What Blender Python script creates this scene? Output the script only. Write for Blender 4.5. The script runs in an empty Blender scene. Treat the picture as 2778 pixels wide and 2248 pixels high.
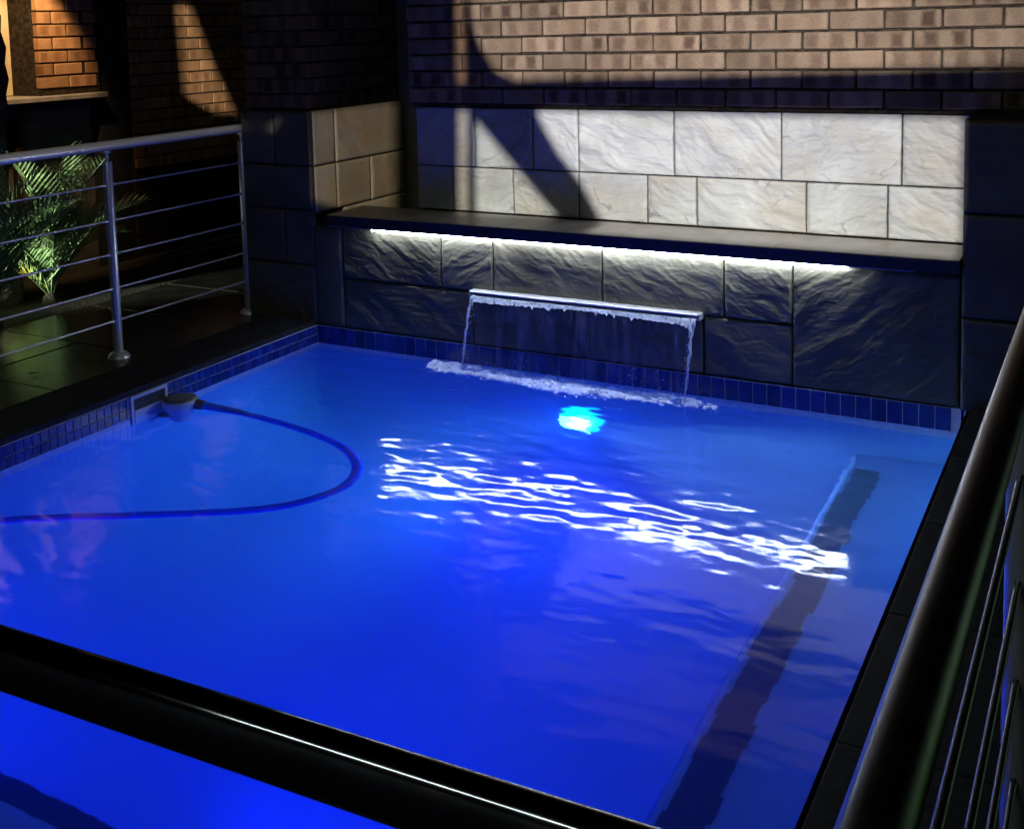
import bpy, bmesh, math, random
import numpy as np
from mathutils import Vector, Matrix

random.seed(7)
rng = np.random.default_rng(11)
sc = bpy.context.scene
COL = sc.collection

# ------------------------------------------------------------------ camera
cam_d = bpy.data.cameras.new('camera')
cam = bpy.data.objects.new('camera', cam_d)
COL.objects.link(cam)
R_ROWS = [[0.87811, 0.47783, -0.02443], [0.02781, -0.10201, -0.99439], [-0.47765, 0.87251, -0.10287]]
_r = Vector(R_ROWS[0]).normalized()
_f = Vector(R_ROWS[2]); _f = (_f - _f.dot(_r) * _r).normalized()
_u = _r.cross(_f)
CAM = Vector((3.821, -4.735, 1.675))
mw = Matrix.Identity(4)
for i in range(3):
    mw[i][0] = _r[i]; mw[i][1] = _u[i]; mw[i][2] = -_f[i]; mw[i][3] = CAM[i]
cam.matrix_world = mw
cam_d.sensor_fit = 'HORIZONTAL'
cam_d.sensor_width = 36.0
cam_d.lens = 36.0 * 3068.6 / 2778.0
cam_d.shift_x = 0.0
cam_d.shift_y = (390.3 - 1124.0) / 2778.0
cam_d.clip_start = 0.02
cam_d.clip_end = 500
sc.camera = cam

# ------------------------------------------------------------------ night sky
world = bpy.data.worlds.new('World')
sc.world = world
world.use_nodes = True
wn = world.node_tree.nodes
bg = wn['Background']
sky = wn.new('ShaderNodeTexSky')
sky.sky_type = 'NISHITA'
sky.sun_disc = False
sky.sun_elevation = math.radians(-4)
sky.sun_rotation = math.radians(150)
world.node_tree.links.new(sky.outputs[0], bg.inputs[0])
bg.inputs[1].default_value = 0.0008

# ------------------------------------------------------------------ exposure
sc.view_settings.view_transform = 'Standard'
sc.view_settings.look = 'None'
sc.view_settings.exposure = 0
sc.view_settings.gamma = 1
sc.view_settings.use_curve_mapping = False
sc.render.engine = 'CYCLES'
cy = sc.cycles
cy.max_bounces = 14
cy.diffuse_bounces = 5
cy.glossy_bounces = 5
cy.transmission_bounces = 10
cy.volume_bounces = 1
cy.transparent_max_bounces = 12
cy.caustics_reflective = True
cy.caustics_refractive = True
cy.sample_clamp_indirect = 4.0
cy.use_denoising = True
try:
    cy.denoiser = 'OPENIMAGEDENOISE'
except Exception:
    pass

# ------------------------------------------------------------------ lamps
LAMP = Vector((4.2, -8.0, 4.0))          # patio lamp inside the house behind the camera
SCREEN_Y = -5.3                          # added unseen wall; its openings shape the lamp's light


def add_lamp(name, kind, loc, power, color, size=0.03, target=None, angle=60, blend=0.3, shape=None):
    d = bpy.data.lights.new(name, kind)
    d.energy = power
    d.color = color
    if kind in ('POINT', 'SPOT'):
        d.shadow_soft_size = size
    if kind == 'SPOT':
        d.spot_size = math.radians(angle)
        d.spot_blend = blend
    if kind == 'AREA':
        d.shape = 'RECTANGLE'
        d.size, d.size_y = shape
    o = bpy.data.objects.new(name, d)
    COL.objects.link(o)
    o.location = loc
    if target is not None:
        o.rotation_euler = (Vector(target) - Vector(loc)).to_track_quat('-Z', 'Y').to_euler()
    return o


add_lamp('patio_lamp_light', 'SPOT', LAMP, 4300, (1.0, 0.985, 0.955), 0.015, target=(1.75, 0.25, 1.12), angle=32, blend=1.0)
add_lamp('patio_lamp_glow', 'POINT', LAMP, 1300, (1.0, 0.94, 0.84), 0.015)
add_lamp('patch_fill_light', 'SPOT', LAMP, 5600, (1.0, 0.86, 0.62), 0.015, target=(-2.4, 1.6, 1.5), angle=12, blend=0.5)  # extra spot added at the lamp, brightens only the house wall patch
POOL_BLUE = (0.002, 0.016, 1.0)
POOL_CYAN = (0.10, 0.50, 1.0)
# pool lights: the one seen below the spout, then unseen ones added to brighten the water
add_lamp('pool_lamp_light', 'AREA', (1.587, -0.11, -0.50), 31, POOL_BLUE, shape=(0.16, 0.16), target=(1.587, -3, -0.75))
add_lamp('pool_lamp_beam_west', 'SPOT', (1.50, -0.11, -0.50), 66, POOL_CYAN, 0.06, target=(0.45, -0.85, -0.95), angle=96, blend=1.0)
add_lamp('pool_lamp_beam_east', 'SPOT', (1.67, -0.11, -0.50), 210, (0.36, 0.66, 1.0), 0.06, target=(2.95, -0.50, -0.42), angle=58, blend=1.0)
add_lamp('near_pool_fill_light', 'AREA', (1.9, -2.76, -0.72), 14, POOL_BLUE, shape=(0.16, 0.16), target=(1.9, 0, -0.85))
add_lamp('side_pool_fill_light', 'AREA', (0.11, -2.72, -0.55), 16, POOL_BLUE, shape=(0.16, 0.16), target=(2.7, -2.1, -0.55))
add_lamp('veranda_lamp_light', 'SPOT', (-1.95, 0.0, 2.30), 78, (1.0, 0.62, 0.28), 0.03, target=(-2.6, 0.16, 1.4), angle=66, blend=0.5)
add_lamp('garden_lamp_light', 'SPOT', (-2.3, -1.6, 0.35), 900, (0.95, 1.0, 0.8), 0.03, target=(-1.74, -0.42, 0.62), angle=46, blend=0.6)
add_lamp('hedge_fill_light', 'SPOT', (5.7, -2.2, 0.30), 700, (0.55, 1.0, 0.75), 0.03, target=(5.7, -0.3, 0.45), angle=60, blend=0.6)  # unseen lamp added to brighten the hedge for its reflection


# ------------------------------------------------------------------ helpers
def tag(o, label=None, cat=None, group=None, kind=None):
    if label: o['label'] = label
    if cat: o['category'] = cat
    if group: o['group'] = group
    if kind: o['kind'] = kind
    return o


def link(name, me, parent=None, loc=(0, 0, 0), rz=0.0):
    o = bpy.data.objects.new(name, me)
    COL.objects.link(o)
    o.location = loc
    if rz: o.rotation_euler = (0, 0, rz)
    if parent is not None: o.parent = parent
    return o


def empty(name, loc=(0, 0, 0), rz=0.0):
    o = bpy.data.objects.new(name, None)
    o.empty_display_size = 0.1
    COL.objects.link(o)
    o.location = loc
    o.rotation_euler = (0, 0, rz)
    return o


def mesh_from(name, bm, mat, smooth=False):
    me = bpy.data.meshes.new(name)
    bm.normal_update()
    bm.to_mesh(me); bm.free()
    if mat is not None: me.materials.append(mat)
    if smooth:
        for p in me.polygons: p.use_smooth = True
    return me


def box(bm, x0, x1, y0, y1, z0, z1, bev=0.0, seg=1):
    vs = [bm.verts.new((x, y, z)) for z in (z0, z1) for y in (y0, y1) for x in (x0, x1)]
    F = [(0, 2, 3, 1), (4, 5, 7, 6), (0, 1, 5, 4), (1, 3, 7, 5), (3, 2, 6, 7), (2, 0, 4, 6)]
    fs = [bm.faces.new([vs[i] for i in f]) for f in F]
    if bev > 0:
        es = list({e for f in fs for e in f.edges})
        bmesh.ops.bevel(bm, geom=es, offset=bev, segments=seg, affect='EDGES', profile=0.5)


def box_mesh(name, x0, x1, y0, y1, z0, z1, mat, bev=0.0, seg=1):
    bm = bmesh.new()
    box(bm, x0, x1, y0, y1, z0, z1, bev, seg)
    return mesh_from(name, bm, mat)


def tube(bm, pts, rad, n=12, cap=True):
    pts = [Vector(p) for p in pts]
    rads = rad if isinstance(rad, (list, tuple)) else [rad] * len(pts)
    rings = []
    prev = None
    for i, p in enumerate(pts):
        t = (pts[min(i + 1, len(pts) - 1)] - pts[max(i - 1, 0)]).normalized()
        if prev is None:
            a = Vector((0, 0, 1)) if abs(t.z) < 0.9 else Vector((1, 0, 0))
            u = t.cross(a).normalized()
        else:
            u = (prev - prev.dot(t) * t).normalized()
        prev = u
        w = t.cross(u)
        rings.append([bm.verts.new(p + rads[i] * (math.cos(2 * math.pi * k / n) * u + math.sin(2 * math.pi * k / n) * w)) for k in range(n)])
    for a, b in zip(rings[:-1], rings[1:]):
        for k in range(n):
            f = bm.faces.new((a[k], a[(k + 1) % n], b[(k + 1) % n], b[k]))
            f.smooth = True
    if cap:
        bm.faces.new([bm.verts.new(v.co) for v in rings[0][::-1]]); bm.faces.new([bm.verts.new(v.co) for v in rings[-1]])


def lathe(bm, prof, n=28, center=(0, 0)):
    rings = []
    for r, z in prof:
        rings.append([bm.verts.new((center[0] + r * math.cos(2 * math.pi * k / n), center[1] + r * math.sin(2 * math.pi * k / n), z)) for k in range(n)])
    for a, b in zip(rings[:-1], rings[1:]):
        for k in range(n):
            f = bm.faces.new((a[k], a[(k + 1) % n], b[(k + 1) % n], b[k])); f.smooth = True
    bm.faces.new([bm.verts.new(v.co) for v in rings[0][::-1]]); bm.faces.new([bm.verts.new(v.co) for v in rings[-1]])


def vnoise(x, y, seed=0):
    """2-D value noise on numpy arrays, -1..1"""
    xi = np.floor(x).astype(np.int64); yi = np.floor(y).astype(np.int64)
    xf = x - xi; yf = y - yi
    xf = xf * xf * (3 - 2 * xf); yf = yf * yf * (3 - 2 * yf)

    def h(a, b):
        n = (a * 374761393 + b * 668265263 + seed * 1442695041) & 0x7fffffff
        n = ((n ^ (n >> 13)) * 1274126177) & 0x7fffffff
        return ((n ^ (n >> 16)) & 0xffff) / 32767.5 - 1
    a = h(xi, yi); b = h(xi + 1, yi); c = h(xi, yi + 1); d = h(xi + 1, yi + 1)
    return (a * (1 - xf) + b * xf) * (1 - yf) + (c * (1 - xf) + d * xf) * yf


def fbm(x, y, oct=4, seed=0):
    s = 0; a = 1; t = 0
    for k in range(oct):
        s = s + a * vnoise(x * 2 ** k, y * 2 ** k, seed + k * 17); t += a; a *= 0.5
    return s / t


# ------------------------------------------------------------------ materials
MATS = {}


def mat(name, color, rough=0.6, metal=0.0, spec=0.5):
    m = bpy.data.materials.new(name)
    m.use_nodes = True
    b = m.node_tree.nodes['Principled BSDF']
    b.inputs['Base Color'].default_value = (*color, 1)
    b.inputs['Roughness'].default_value = rough
    b.inputs['Metallic'].default_value = metal
    b.inputs['Specular IOR Level'].default_value = spec
    MATS[name] = m
    return m


def N(m, t, **kw):
    n = m.node_tree.nodes.new(t)
    for k, v in kw.items():
        setattr(n, k, v)
    return n


def L(m, a, b):
    m.node_tree.links.new(a, b)


def pb(m):
    return m.node_tree.nodes['Principled BSDF']


def noisy(m, scale, c0, c1, bump=0.0, bscale=None, detail=6, per_object=0.0, coord='Object', rough=None, dist=0.01, stretch=None):
    tc = N(m, 'ShaderNodeTexCoord')
    src = tc.outputs[coord]
    if stretch:
        mp = N(m, 'ShaderNodeMapping'); mp.inputs['Scale'].default_value = stretch[:3]
        if len(stretch) > 3: mp.inputs['Rotation'].default_value = stretch[3]
        L(m, src, mp.inputs[0]); src = mp.outputs[0]
    oi = N(m, 'ShaderNodeObjectInfo')
    add = N(m, 'ShaderNodeVectorMath', operation='ADD')
    mul = N(m, 'ShaderNodeMath', operation='MULTIPLY'); mul.inputs[1].default_value = 37.0
    L(m, oi.outputs['Random'], mul.inputs[0])
    L(m, src, add.inputs[0]); L(m, mul.outputs[0], add.inputs[1])
    n = N(m, 'ShaderNodeTexNoise'); n.inputs['Scale'].default_value = scale; n.inputs['Detail'].default_value = detail
    L(m, add.outputs[0], n.inputs['Vector'])
    cr = N(m, 'ShaderNodeValToRGB')
    cr.color_ramp.elements[0].position = 0.3; cr.color_ramp.elements[1].position = 0.7
    cr.color_ramp.elements[0].color = (*c0, 1); cr.color_ramp.elements[1].color = (*c1, 1)
    L(m, n.outputs[0], cr.inputs[0])
    out = cr.outputs[0]
    if per_object:
        hs = N(m, 'ShaderNodeHueSaturation')
        mr = N(m, 'ShaderNodeMapRange'); mr.inputs[3].default_value = 1 - per_object; mr.inputs[4].default_value = 1 + per_object
        L(m, oi.outputs['Random'], mr.inputs[0]); L(m, mr.outputs[0], hs.inputs['Value'])
        L(m, out, hs.inputs['Color']); out = hs.outputs[0]
    L(m, out, pb(m).inputs['Base Color'])
    if rough:
        rr = N(m, 'ShaderNodeMapRange'); rr.inputs[3].default_value = rough[0]; rr.inputs[4].default_value = rough[1]
        L(m, n.outputs[0], rr.inputs[0]); L(m, rr.outputs[0], pb(m).inputs['Roughness'])
    if bump:
        n2 = N(m, 'ShaderNodeTexNoise'); n2.inputs['Scale'].default_value = bscale or scale * 4; n2.inputs['Detail'].default_value = 8
        L(m, add.outputs[0], n2.inputs['Vector'])
        bp = N(m, 'ShaderNodeBump'); bp.inputs['Strength'].default_value = bump; bp.inputs['Distance'].default_value = dist
        L(m, n2.outputs[0], bp.inputs['Height']); L(m, bp.outputs[0], pb(m).inputs['Normal'])
    return n, out


def brick_material(name, pale, mid, dark):
    m = mat(name, pale, 0.85, spec=0.25)
    tc = N(m, 'ShaderNodeTexCoord'); oi = N(m, 'ShaderNodeObjectInfo')
    mul = N(m, 'ShaderNodeMath', operation='MULTIPLY'); mul.inputs[1].default_value = 53.0
    L(m, oi.outputs['Random'], mul.inputs[0])
    add = N(m, 'ShaderNodeVectorMath', operation='ADD')
    L(m, tc.outputs['Object'], add.inputs[0]); L(m, mul.outputs[0], add.inputs[1])
    # wobble
    nz = N(m, 'ShaderNodeTexNoise'); nz.inputs['Scale'].default_value = 18; nz.inputs['Detail'].default_value = 4
    L(m, add.outputs[0], nz.inputs['Vector'])
    nl = N(m, 'ShaderNodeTexNoise'); nl.inputs['Scale'].default_value = 5.0; nl.inputs['Detail'].default_value = 2
    L(m, add.outputs[0], nl.inputs['Vector'])
    sep = N(m, 'ShaderNodeSeparateXYZ'); L(m, tc.outputs['Object'], sep.inputs[0])

    def mth(op, a, b=None, c=None):
        n = N(m, 'ShaderNodeMath', operation=op)
        for i, v in enumerate((a, b, c)):
            if v is None: continue
            if isinstance(v, (int, float)): n.inputs[i].default_value = v
            else: L(m, v, n.inputs[i])
        return n.outputs[0]
    wob = mth('MULTIPLY', mth('SUBTRACT', nz.outputs[0], 0.5), 0.03)
    ofs = mth('MULTIPLY', mth('SUBTRACT', mth('FRACT', mth('MULTIPLY', oi.outputs['Random'], 7.9)), 0.5), 0.045)
    ax = mth('ABSOLUTE', mth('ADD', sep.outputs[0], ofs))
    d1 = mth('ABSOLUTE', mth('SUBTRACT', ax, 0.056))
    d1 = mth('ADD', d1, wob)
    e = mth('MULTIPLY', mth('ABSOLUTE', sep.outputs[2]), 0.95)
    dd = mth('MAXIMUM', d1, mth('ADD', mth('ADD', e, -0.004), mth('MULTIPLY', wob, 0.5)))
    mask = N(m, 'ShaderNodeMapRange'); mask.interpolation_type = 'SMOOTHSTEP'
    mask.inputs[1].default_value = 0.042; mask.inputs[2].default_value = 0.010; mask.inputs[3].default_value = 0; mask.inputs[4].default_value = 1
    L(m, dd, mask.inputs[0])
    strength = mth('MULTIPLY', mask.outputs[0], mth('MULTIPLY', mth('MULTIPLY_ADD', nl.outputs[0], 1.5, 0.0), mth('MULTIPLY_ADD', mth('FRACT', mth('MULTIPLY', oi.outputs['Random'], 17.3)), 1.1, 0.15)))
    cr = N(m, 'ShaderNodeValToRGB')
    cr.color_ramp.elements[0].position = 0.32; cr.color_ramp.elements[1].position = 0.68
    cr.color_ramp.elements[0].color = (*mid, 1); cr.color_ramp.elements[1].color = (*pale, 1)
    L(m, nl.outputs[0], cr.inputs[0])
    mx = N(m, 'ShaderNodeMix', data_type='RGBA'); L(m, strength, mx.inputs[0])
    L(m, cr.outputs[0], mx.inputs[6]); mx.inputs[7].default_value = (*dark, 1)
    # fine speckle
    sp = N(m, 'ShaderNodeTexNoise'); sp.inputs['Scale'].default_value = 160; sp.inputs['Detail'].default_value = 5
    L(m, add.outputs[0], sp.inputs['Vector'])
    spr = N(m, 'ShaderNodeMapRange'); spr.inputs[1].default_value = 0.25; spr.inputs[2].default_value = 0.75; spr.inputs[3].default_value = 0.72; spr.inputs[4].default_value = 1.22
    L(m, sp.outputs[0], spr.inputs[0])
    hs = N(m, 'ShaderNodeHueSaturation'); L(m, mx.outputs[2], hs.inputs['Color'])
    vv = mth('MULTIPLY', spr.outputs[0], mth('MULTIPLY_ADD', oi.outputs['Random'], 0.5, 0.72))
    L(m, vv, hs.inputs['Value'])
    L(m, hs.outputs[0], pb(m).inputs['Base Color'])
    bp = N(m, 'ShaderNodeBump'); bp.inputs['Strength'].default_value = 0.5; bp.inputs['Distance'].default_value = 0.004
    L(m, mth('ADD', sp.outputs[0], nz.outputs[0]), bp.inputs['Height']); L(m, bp.outputs[0], pb(m).inputs['Normal'])
    return m


M_BRICK = brick_material('flashed_brick', (0.28, 0.2, 0.14), (0.19, 0.13, 0.085), (0.09, 0.052, 0.034))
M_BRICK_WARM = brick_material('orange_brick', (0.46, 0.27, 0.14), (0.34, 0.18, 0.09), (0.24, 0.115, 0.055))
M_MORTAR = mat('mortar', (0.03, 0.025, 0.02), 0.95, spec=0.1); noisy(M_MORTAR, 30, (0.012, 0.009, 0.007), (0.06, 0.048, 0.038), 0.6, 120, dist=0.004)
M_GROUT = mat('grout', (0.5, 0.53, 0.6), 0.85, spec=0.2); noisy(M_GROUT, 30, (0.42, 0.45, 0.5), (0.58, 0.6, 0.66), 0.2, 90)


def slate_material(name, c0, c1, c2, bump, rough=(0.45, 0.75), veins=0.0):
    m = mat(name, c0, 0.6, spec=0.4)
    n, out = noisy(m, 3.2, c0, c1, 0, per_object=0.14, rough=rough)
    # brown iron stains per slab
    oi = N(m, 'ShaderNodeObjectInfo'); tc = N(m, 'ShaderNodeTexCoord')
    st = N(m, 'ShaderNodeTexNoise'); st.inputs['Scale'].default_value = 4.5; st.inputs['Detail'].default_value = 5
    ad = N(m, 'ShaderNodeVectorMath', operation='ADD'); ml = N(m, 'ShaderNodeMath', operation='MULTIPLY'); ml.inputs[1].default_value = 91
    L(m, oi.outputs['Random'], ml.inputs[0]); L(m, tc.outputs['Object'], ad.inputs[0]); L(m, ml.outputs[0], ad.inputs[1]); L(m, ad.outputs[0], st.inputs['Vector'])
    ms = N(m, 'ShaderNodeMapRange'); ms.inputs[1].default_value = 0.44; ms.inputs[2].default_value = 0.74; ms.inputs[4].default_value = 0.9
    L(m, st.outputs[0], ms.inputs[0])
    mx = N(m, 'ShaderNodeMix', data_type='RGBA'); L(m, ms.outputs[0], mx.inputs[0]); L(m, out, mx.inputs[6]); mx.inputs[7].default_value = (*c2, 1)
    col = mx.outputs[2]
    if veins:
        # hairline cleavage cracks: noise-warped cell edges, shown only in patches
        wp = N(m, 'ShaderNodeTexNoise'); wp.inputs['Scale'].default_value = 5; wp.inputs['Detail'].default_value = 3
        L(m, ad.outputs[0], wp.inputs['Vector'])
        wa = N(m, 'ShaderNodeVectorMath', operation='MULTIPLY_ADD'); wa.inputs[1].default_value = (0.22, 0.22, 0.22)
        L(m, wp.outputs['Color'], wa.inputs[0]); L(m, ad.outputs[0], wa.inputs[2])
        mp0 = N(m, 'ShaderNodeMapping'); mp0.inputs['Rotation'].default_value = (0, math.radians(-40), 0); mp0.inputs['Scale'].default_value = (4, 4, 9)
        L(m, wa.outputs[0], mp0.inputs[0])
        vo = N(m, 'ShaderNodeTexVoronoi', feature='DISTANCE_TO_EDGE'); vo.inputs['Scale'].default_value = 1.0
        L(m, mp0.outputs[0], vo.inputs['Vector'])
        ed = N(m, 'ShaderNodeMapRange'); ed.inputs[1].default_value = 0.0; ed.inputs[2].default_value = 0.025; ed.inputs[3].default_value = 1; ed.inputs[4].default_value = 0
        L(m, vo.outputs[0], ed.inputs[0])
        pm = N(m, 'ShaderNodeTexNoise'); pm.inputs['Scale'].default_value = 7.5; pm.inputs['Detail'].default_value = 2
        L(m, ad.outputs[0], pm.inputs['Vector'])
        pr_ = N(m, 'ShaderNodeMapRange'); pr_.inputs[1].default_value = 0.54; pr_.inputs[2].default_value = 0.64; pr_.inputs[4].default_value = veins
        L(m, pm.outputs[0], pr_.inputs[0])
        ml2 = N(m, 'ShaderNodeMath', operation='MULTIPLY'); L(m, ed.outputs[0], ml2.inputs[0]); L(m, pr_.outputs[0], ml2.inputs[1])
        mv = N(m, 'ShaderNodeMix', data_type='RGBA'); L(m, ml2.outputs[0], mv.inputs[0]); L(m, col, mv.inputs[6]); mv.inputs[7].default_value = (c0[0] * .25, c0[1] * .25, c0[2] * .26, 1)
        col = mv.outputs[2]
    L(m, col, pb(m).inputs['Base Color'])
    # cleft relief: stretched ridges + fine grain
    mp = N(m, 'ShaderNodeMapping'); mp.inputs['Rotation'].default_value = (0, math.radians(-38), 0); mp.inputs['Scale'].default_value = (5, 5, 19)
    L(m, ad.outputs[0], mp.inputs[0])
    r1 = N(m, 'ShaderNodeTexNoise'); r1.inputs['Scale'].default_value = 1.0; r1.inputs['Detail'].default_value = 5; r1.inputs['Roughness'].default_value = 0.55
    L(m, mp.outputs[0], r1.inputs['Vector'])
    bp = N(m, 'ShaderNodeBump'); bp.inputs['Strength'].default_value = bump; bp.inputs['Distance'].default_value = 0.012
    L(m, r1.outputs[0], bp.inputs['Height']); L(m, bp.outputs[0], pb(m).inputs['Normal'])
    return m


M_SLATE = slate_material('pale_slate', (0.29, 0.297, 0.3), (0.46, 0.467, 0.465), (0.34, 0.315, 0.275), 1.0, veins=0.55)
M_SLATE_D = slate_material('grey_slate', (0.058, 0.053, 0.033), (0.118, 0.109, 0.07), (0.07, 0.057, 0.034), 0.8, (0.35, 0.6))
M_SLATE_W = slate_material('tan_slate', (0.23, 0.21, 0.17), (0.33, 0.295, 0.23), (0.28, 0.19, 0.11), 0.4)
M_COPING = mat('dark_granite', (0.02, 0.021, 0.024), 0.6, spec=0.05); noisy(M_COPING, 25, (0.012, 0.0125, 0.014), (0.026, 0.027, 0.03), 0.12, 80, per_object=0.2, rough=(0.5, 0.7))
M_LEDGE = mat('ledge_stone', (0.36, 0.345, 0.32), 0.35); noisy(M_LEDGE, 9, (0.28, 0.265, 0.245), (0.43, 0.41, 0.38), 0.25, 60, per_object=0.15, rough=(0.3, 0.5))
M_PAVING = mat('wet_paving', (0.03, 0.03, 0.028), 0.2); noisy(M_PAVING, 9, (0.018, 0.018, 0.016), (0.042, 0.04, 0.036), 0.18, 45, per_object=0.25, rough=(0.12, 0.32))
M_SOIL = mat('soil', (0.03, 0.025, 0.018), 0.95); noisy(M_SOIL, 14, (0.015, 0.012, 0.008), (0.045, 0.036, 0.026), 1.0, 50, dist=0.03)
M_STEEL = mat('stainless_steel', (0.62, 0.62, 0.63), 0.25, 0.6); noisy(M_STEEL, 60, (0.6, 0.6, 0.62), (0.66, 0.66, 0.67), 0, 300, rough=(0.26, 0.36))
M_BRUSHED = mat('brushed_steel', (0.7, 0.7, 0.71), 0.5, 1.0); noisy(M_BRUSHED, 60, (0.66, 0.66, 0.68), (0.75, 0.75, 0.76), 0.05, 300, rough=(0.45, 0.6), dist=0.001)
M_RAILTUBE = mat('polished_tube', (0.2, 0.2, 0.2), 0.12, 1.0); noisy(M_RAILTUBE, 22, (0.09, 0.09, 0.092), (0.13, 0.13, 0.132), 0, 160, rough=(0.06, 0.12))
M_DULLTUBE = mat('dull_tube', (0.1, 0.1, 0.1), 0.3, 1.0); noisy(M_DULLTUBE, 22, (0.08, 0.08, 0.08), (0.13, 0.13, 0.13), 0, 160, rough=(0.24, 0.4))
M_TILE = mat('navy_mosaic', (0.008, 0.02, 0.16), 0.16); noisy(M_TILE, 20, (0.006, 0.014, 0.12), (0.012, 0.03, 0.2), 0.05, 60, per_object=0.35, rough=(0.1, 0.25))
M_PLASTER = mat('pool_plaster', (0.17, 0.4, 0.64), 0.8, spec=0.2); noisy(M_PLASTER, 2.2, (0.14, 0.36, 0.6), (0.2, 0.44, 0.68), 0.15, 40)
M_STRIPE = mat('navy_step_tile', (0.004, 0.01, 0.09), 0.5, spec=0.2); noisy(M_STRIPE, 30, (0.003, 0.006, 0.07), (0.006, 0.014, 0.11), 0.1, 80)
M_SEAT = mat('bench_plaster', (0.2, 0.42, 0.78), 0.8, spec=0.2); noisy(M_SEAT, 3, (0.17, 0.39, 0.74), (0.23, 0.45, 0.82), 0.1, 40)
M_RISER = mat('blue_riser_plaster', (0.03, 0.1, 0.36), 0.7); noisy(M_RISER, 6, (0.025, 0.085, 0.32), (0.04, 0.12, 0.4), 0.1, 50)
M_HOSE = mat('blue_hose_plastic', (0.04, 0.17, 0.92), 0.5); noisy(M_HOSE, 8, (0.03, 0.14, 0.86), (0.05, 0.19, 0.96))
M_WHITE = mat('white_plastic', (0.36, 0.42, 0.52), 0.4); noisy(M_WHITE, 14, (0.31, 0.37, 0.47), (0.42, 0.47, 0.56), 0.05, 60)
M_GREYPL = mat('grey_plastic', (0.09, 0.1, 0.105), 0.6); noisy(M_GREYPL, 20, (0.07, 0.08, 0.085), (0.11, 0.12, 0.125), 0.2, 80)
M_DARK = mat('dark_cavity', (0.012, 0.014, 0.02), 0.7); noisy(M_DARK, 20, (0.008, 0.01, 0.014), (0.018, 0.02, 0.028), 0.1, 50)
M_RENDER = mat('cream_plaster', (0.66, 0.56, 0.38), 0.9, spec=0.2); noisy(M_RENDER, 4, (0.58, 0.48, 0.31), (0.72, 0.62, 0.44), 0.3, 35, dist=0.006)
M_GREYWALL = mat('grey_render', (0.12, 0.12, 0.11), 0.9, spec=0.2); noisy(M_GREYWALL, 5, (0.09, 0.09, 0.08), (0.16, 0.16, 0.15), 0.4, 40)
M_CURTAIN = mat('pale_curtain', (0.5, 0.49, 0.42), 0.9); noisy(M_CURTAIN, 10, (0.42, 0.41, 0.35), (0.56, 0.55, 0.48), 0.1, 60)
M_TIMBER = mat('dark_timber', (0.06, 0.03, 0.018), 0.6); noisy(M_TIMBER, 6, (0.04, 0.02, 0.01), (0.09, 0.045, 0.025), 0.3, 30, stretch=(1, 1, 8))
M_BARK = mat('palm_bark', (0.05, 0.042, 0.035), 0.95); noisy(M_BARK, 10, (0.025, 0.02, 0.016), (0.08, 0.068, 0.055), 1.0, 30, dist=0.03)
M_FROND = mat('cycad_leaf', (0.05, 0.11, 0.03), 0.38); noisy(M_FROND, 6, (0.06, 0.12, 0.045), (0.15, 0.22, 0.10), 0.1, 30, per_object=0.3)
pb(M_FROND).inputs['Subsurface Weight'].default_value = 0.0
M_FROND_Y = mat('yellow_leaf', (0.22, 0.24, 0.03), 0.45); noisy(M_FROND_Y, 6, (0.17, 0.2, 0.025), (0.28, 0.28, 0.05))
M_GRASS = mat('lawn_grass', (0.05, 0.1, 0.02), 0.8); noisy(M_GRASS, 7, (0.03, 0.075, 0.012), (0.075, 0.13, 0.03), 0.6, 60, dist=0.03)
M_BLOCKER = mat('blocker_render', (0.06, 0.06, 0.058), 0.9); noisy(M_BLOCKER, 4, (0.05, 0.05, 0.048), (0.07, 0.07, 0.067), 0.3, 40)
M_BLACK = mat('black_metal', (0.02, 0.02, 0.022), 0.4); noisy(M_BLACK, 30, (0.015, 0.015, 0.016), (0.026, 0.026, 0.028), 0.05, 90)


def emission(name, color, strength):
    m = bpy.data.materials.new(name); m.use_nodes = True
    nt = m.node_tree
    for n in list(nt.nodes):
        if n.type != 'OUTPUT_MATERIAL': nt.nodes.remove(n)
    e = nt.nodes.new('ShaderNodeEmission'); e.inputs[0].default_value = (*color, 1); e.inputs[1].default_value = strength
    nt.links.new(e.outputs[0], [n for n in nt.nodes if n.type == 'OUTPUT_MATERIAL'][0].inputs[0])
    return m


M_LED = emission('led_white', (0.74, 0.85, 1.08), 64.0)
M_LENS = emission('pool_lens_cyan', (0.02, 0.55, 1.0), 16.0)
_tc = N(M_LENS, 'ShaderNodeTexCoord'); _ln = N(M_LENS, 'ShaderNodeVectorMath', operation='LENGTH'); _cr = N(M_LENS, 'ShaderNodeValToRGB')
_e = [n for n in M_LENS.node_tree.nodes if n.type == 'EMISSION'][0]
_mp = N(M_LENS, 'ShaderNodeMapping'); _mp.inputs['Scale'].default_value = (8, 8, 0)
L(M_LENS, _tc.outputs['Object'], _mp.inputs[0]); L(M_LENS, _mp.outputs[0], _ln.inputs[0]); L(M_LENS, _ln.outputs['Value'], _cr.inputs[0])
_el = _cr.color_ramp.elements
_el[0].position = 0.16; _el[0].color = (1.0, 1.0, 1.0, 1); _el[1].position = 1.0; _el[1].color = (0.0, 0.035, 0.35, 1)
_x = _el.new(0.42); _x.color = (0.02, 0.5, 0.8, 1)
_x = _el.new(0.75); _x.color = (0.0, 0.2, 0.7, 1)
L(M_LENS, _cr.outputs[0], _e.inputs[0])
M_LENS_HOT = emission('pool_lens_core', (0.55, 1.0, 1.0), 40.0)
M_BULB = emission('warm_bulb', (1.0, 0.8, 0.55), 20.0)


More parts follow.
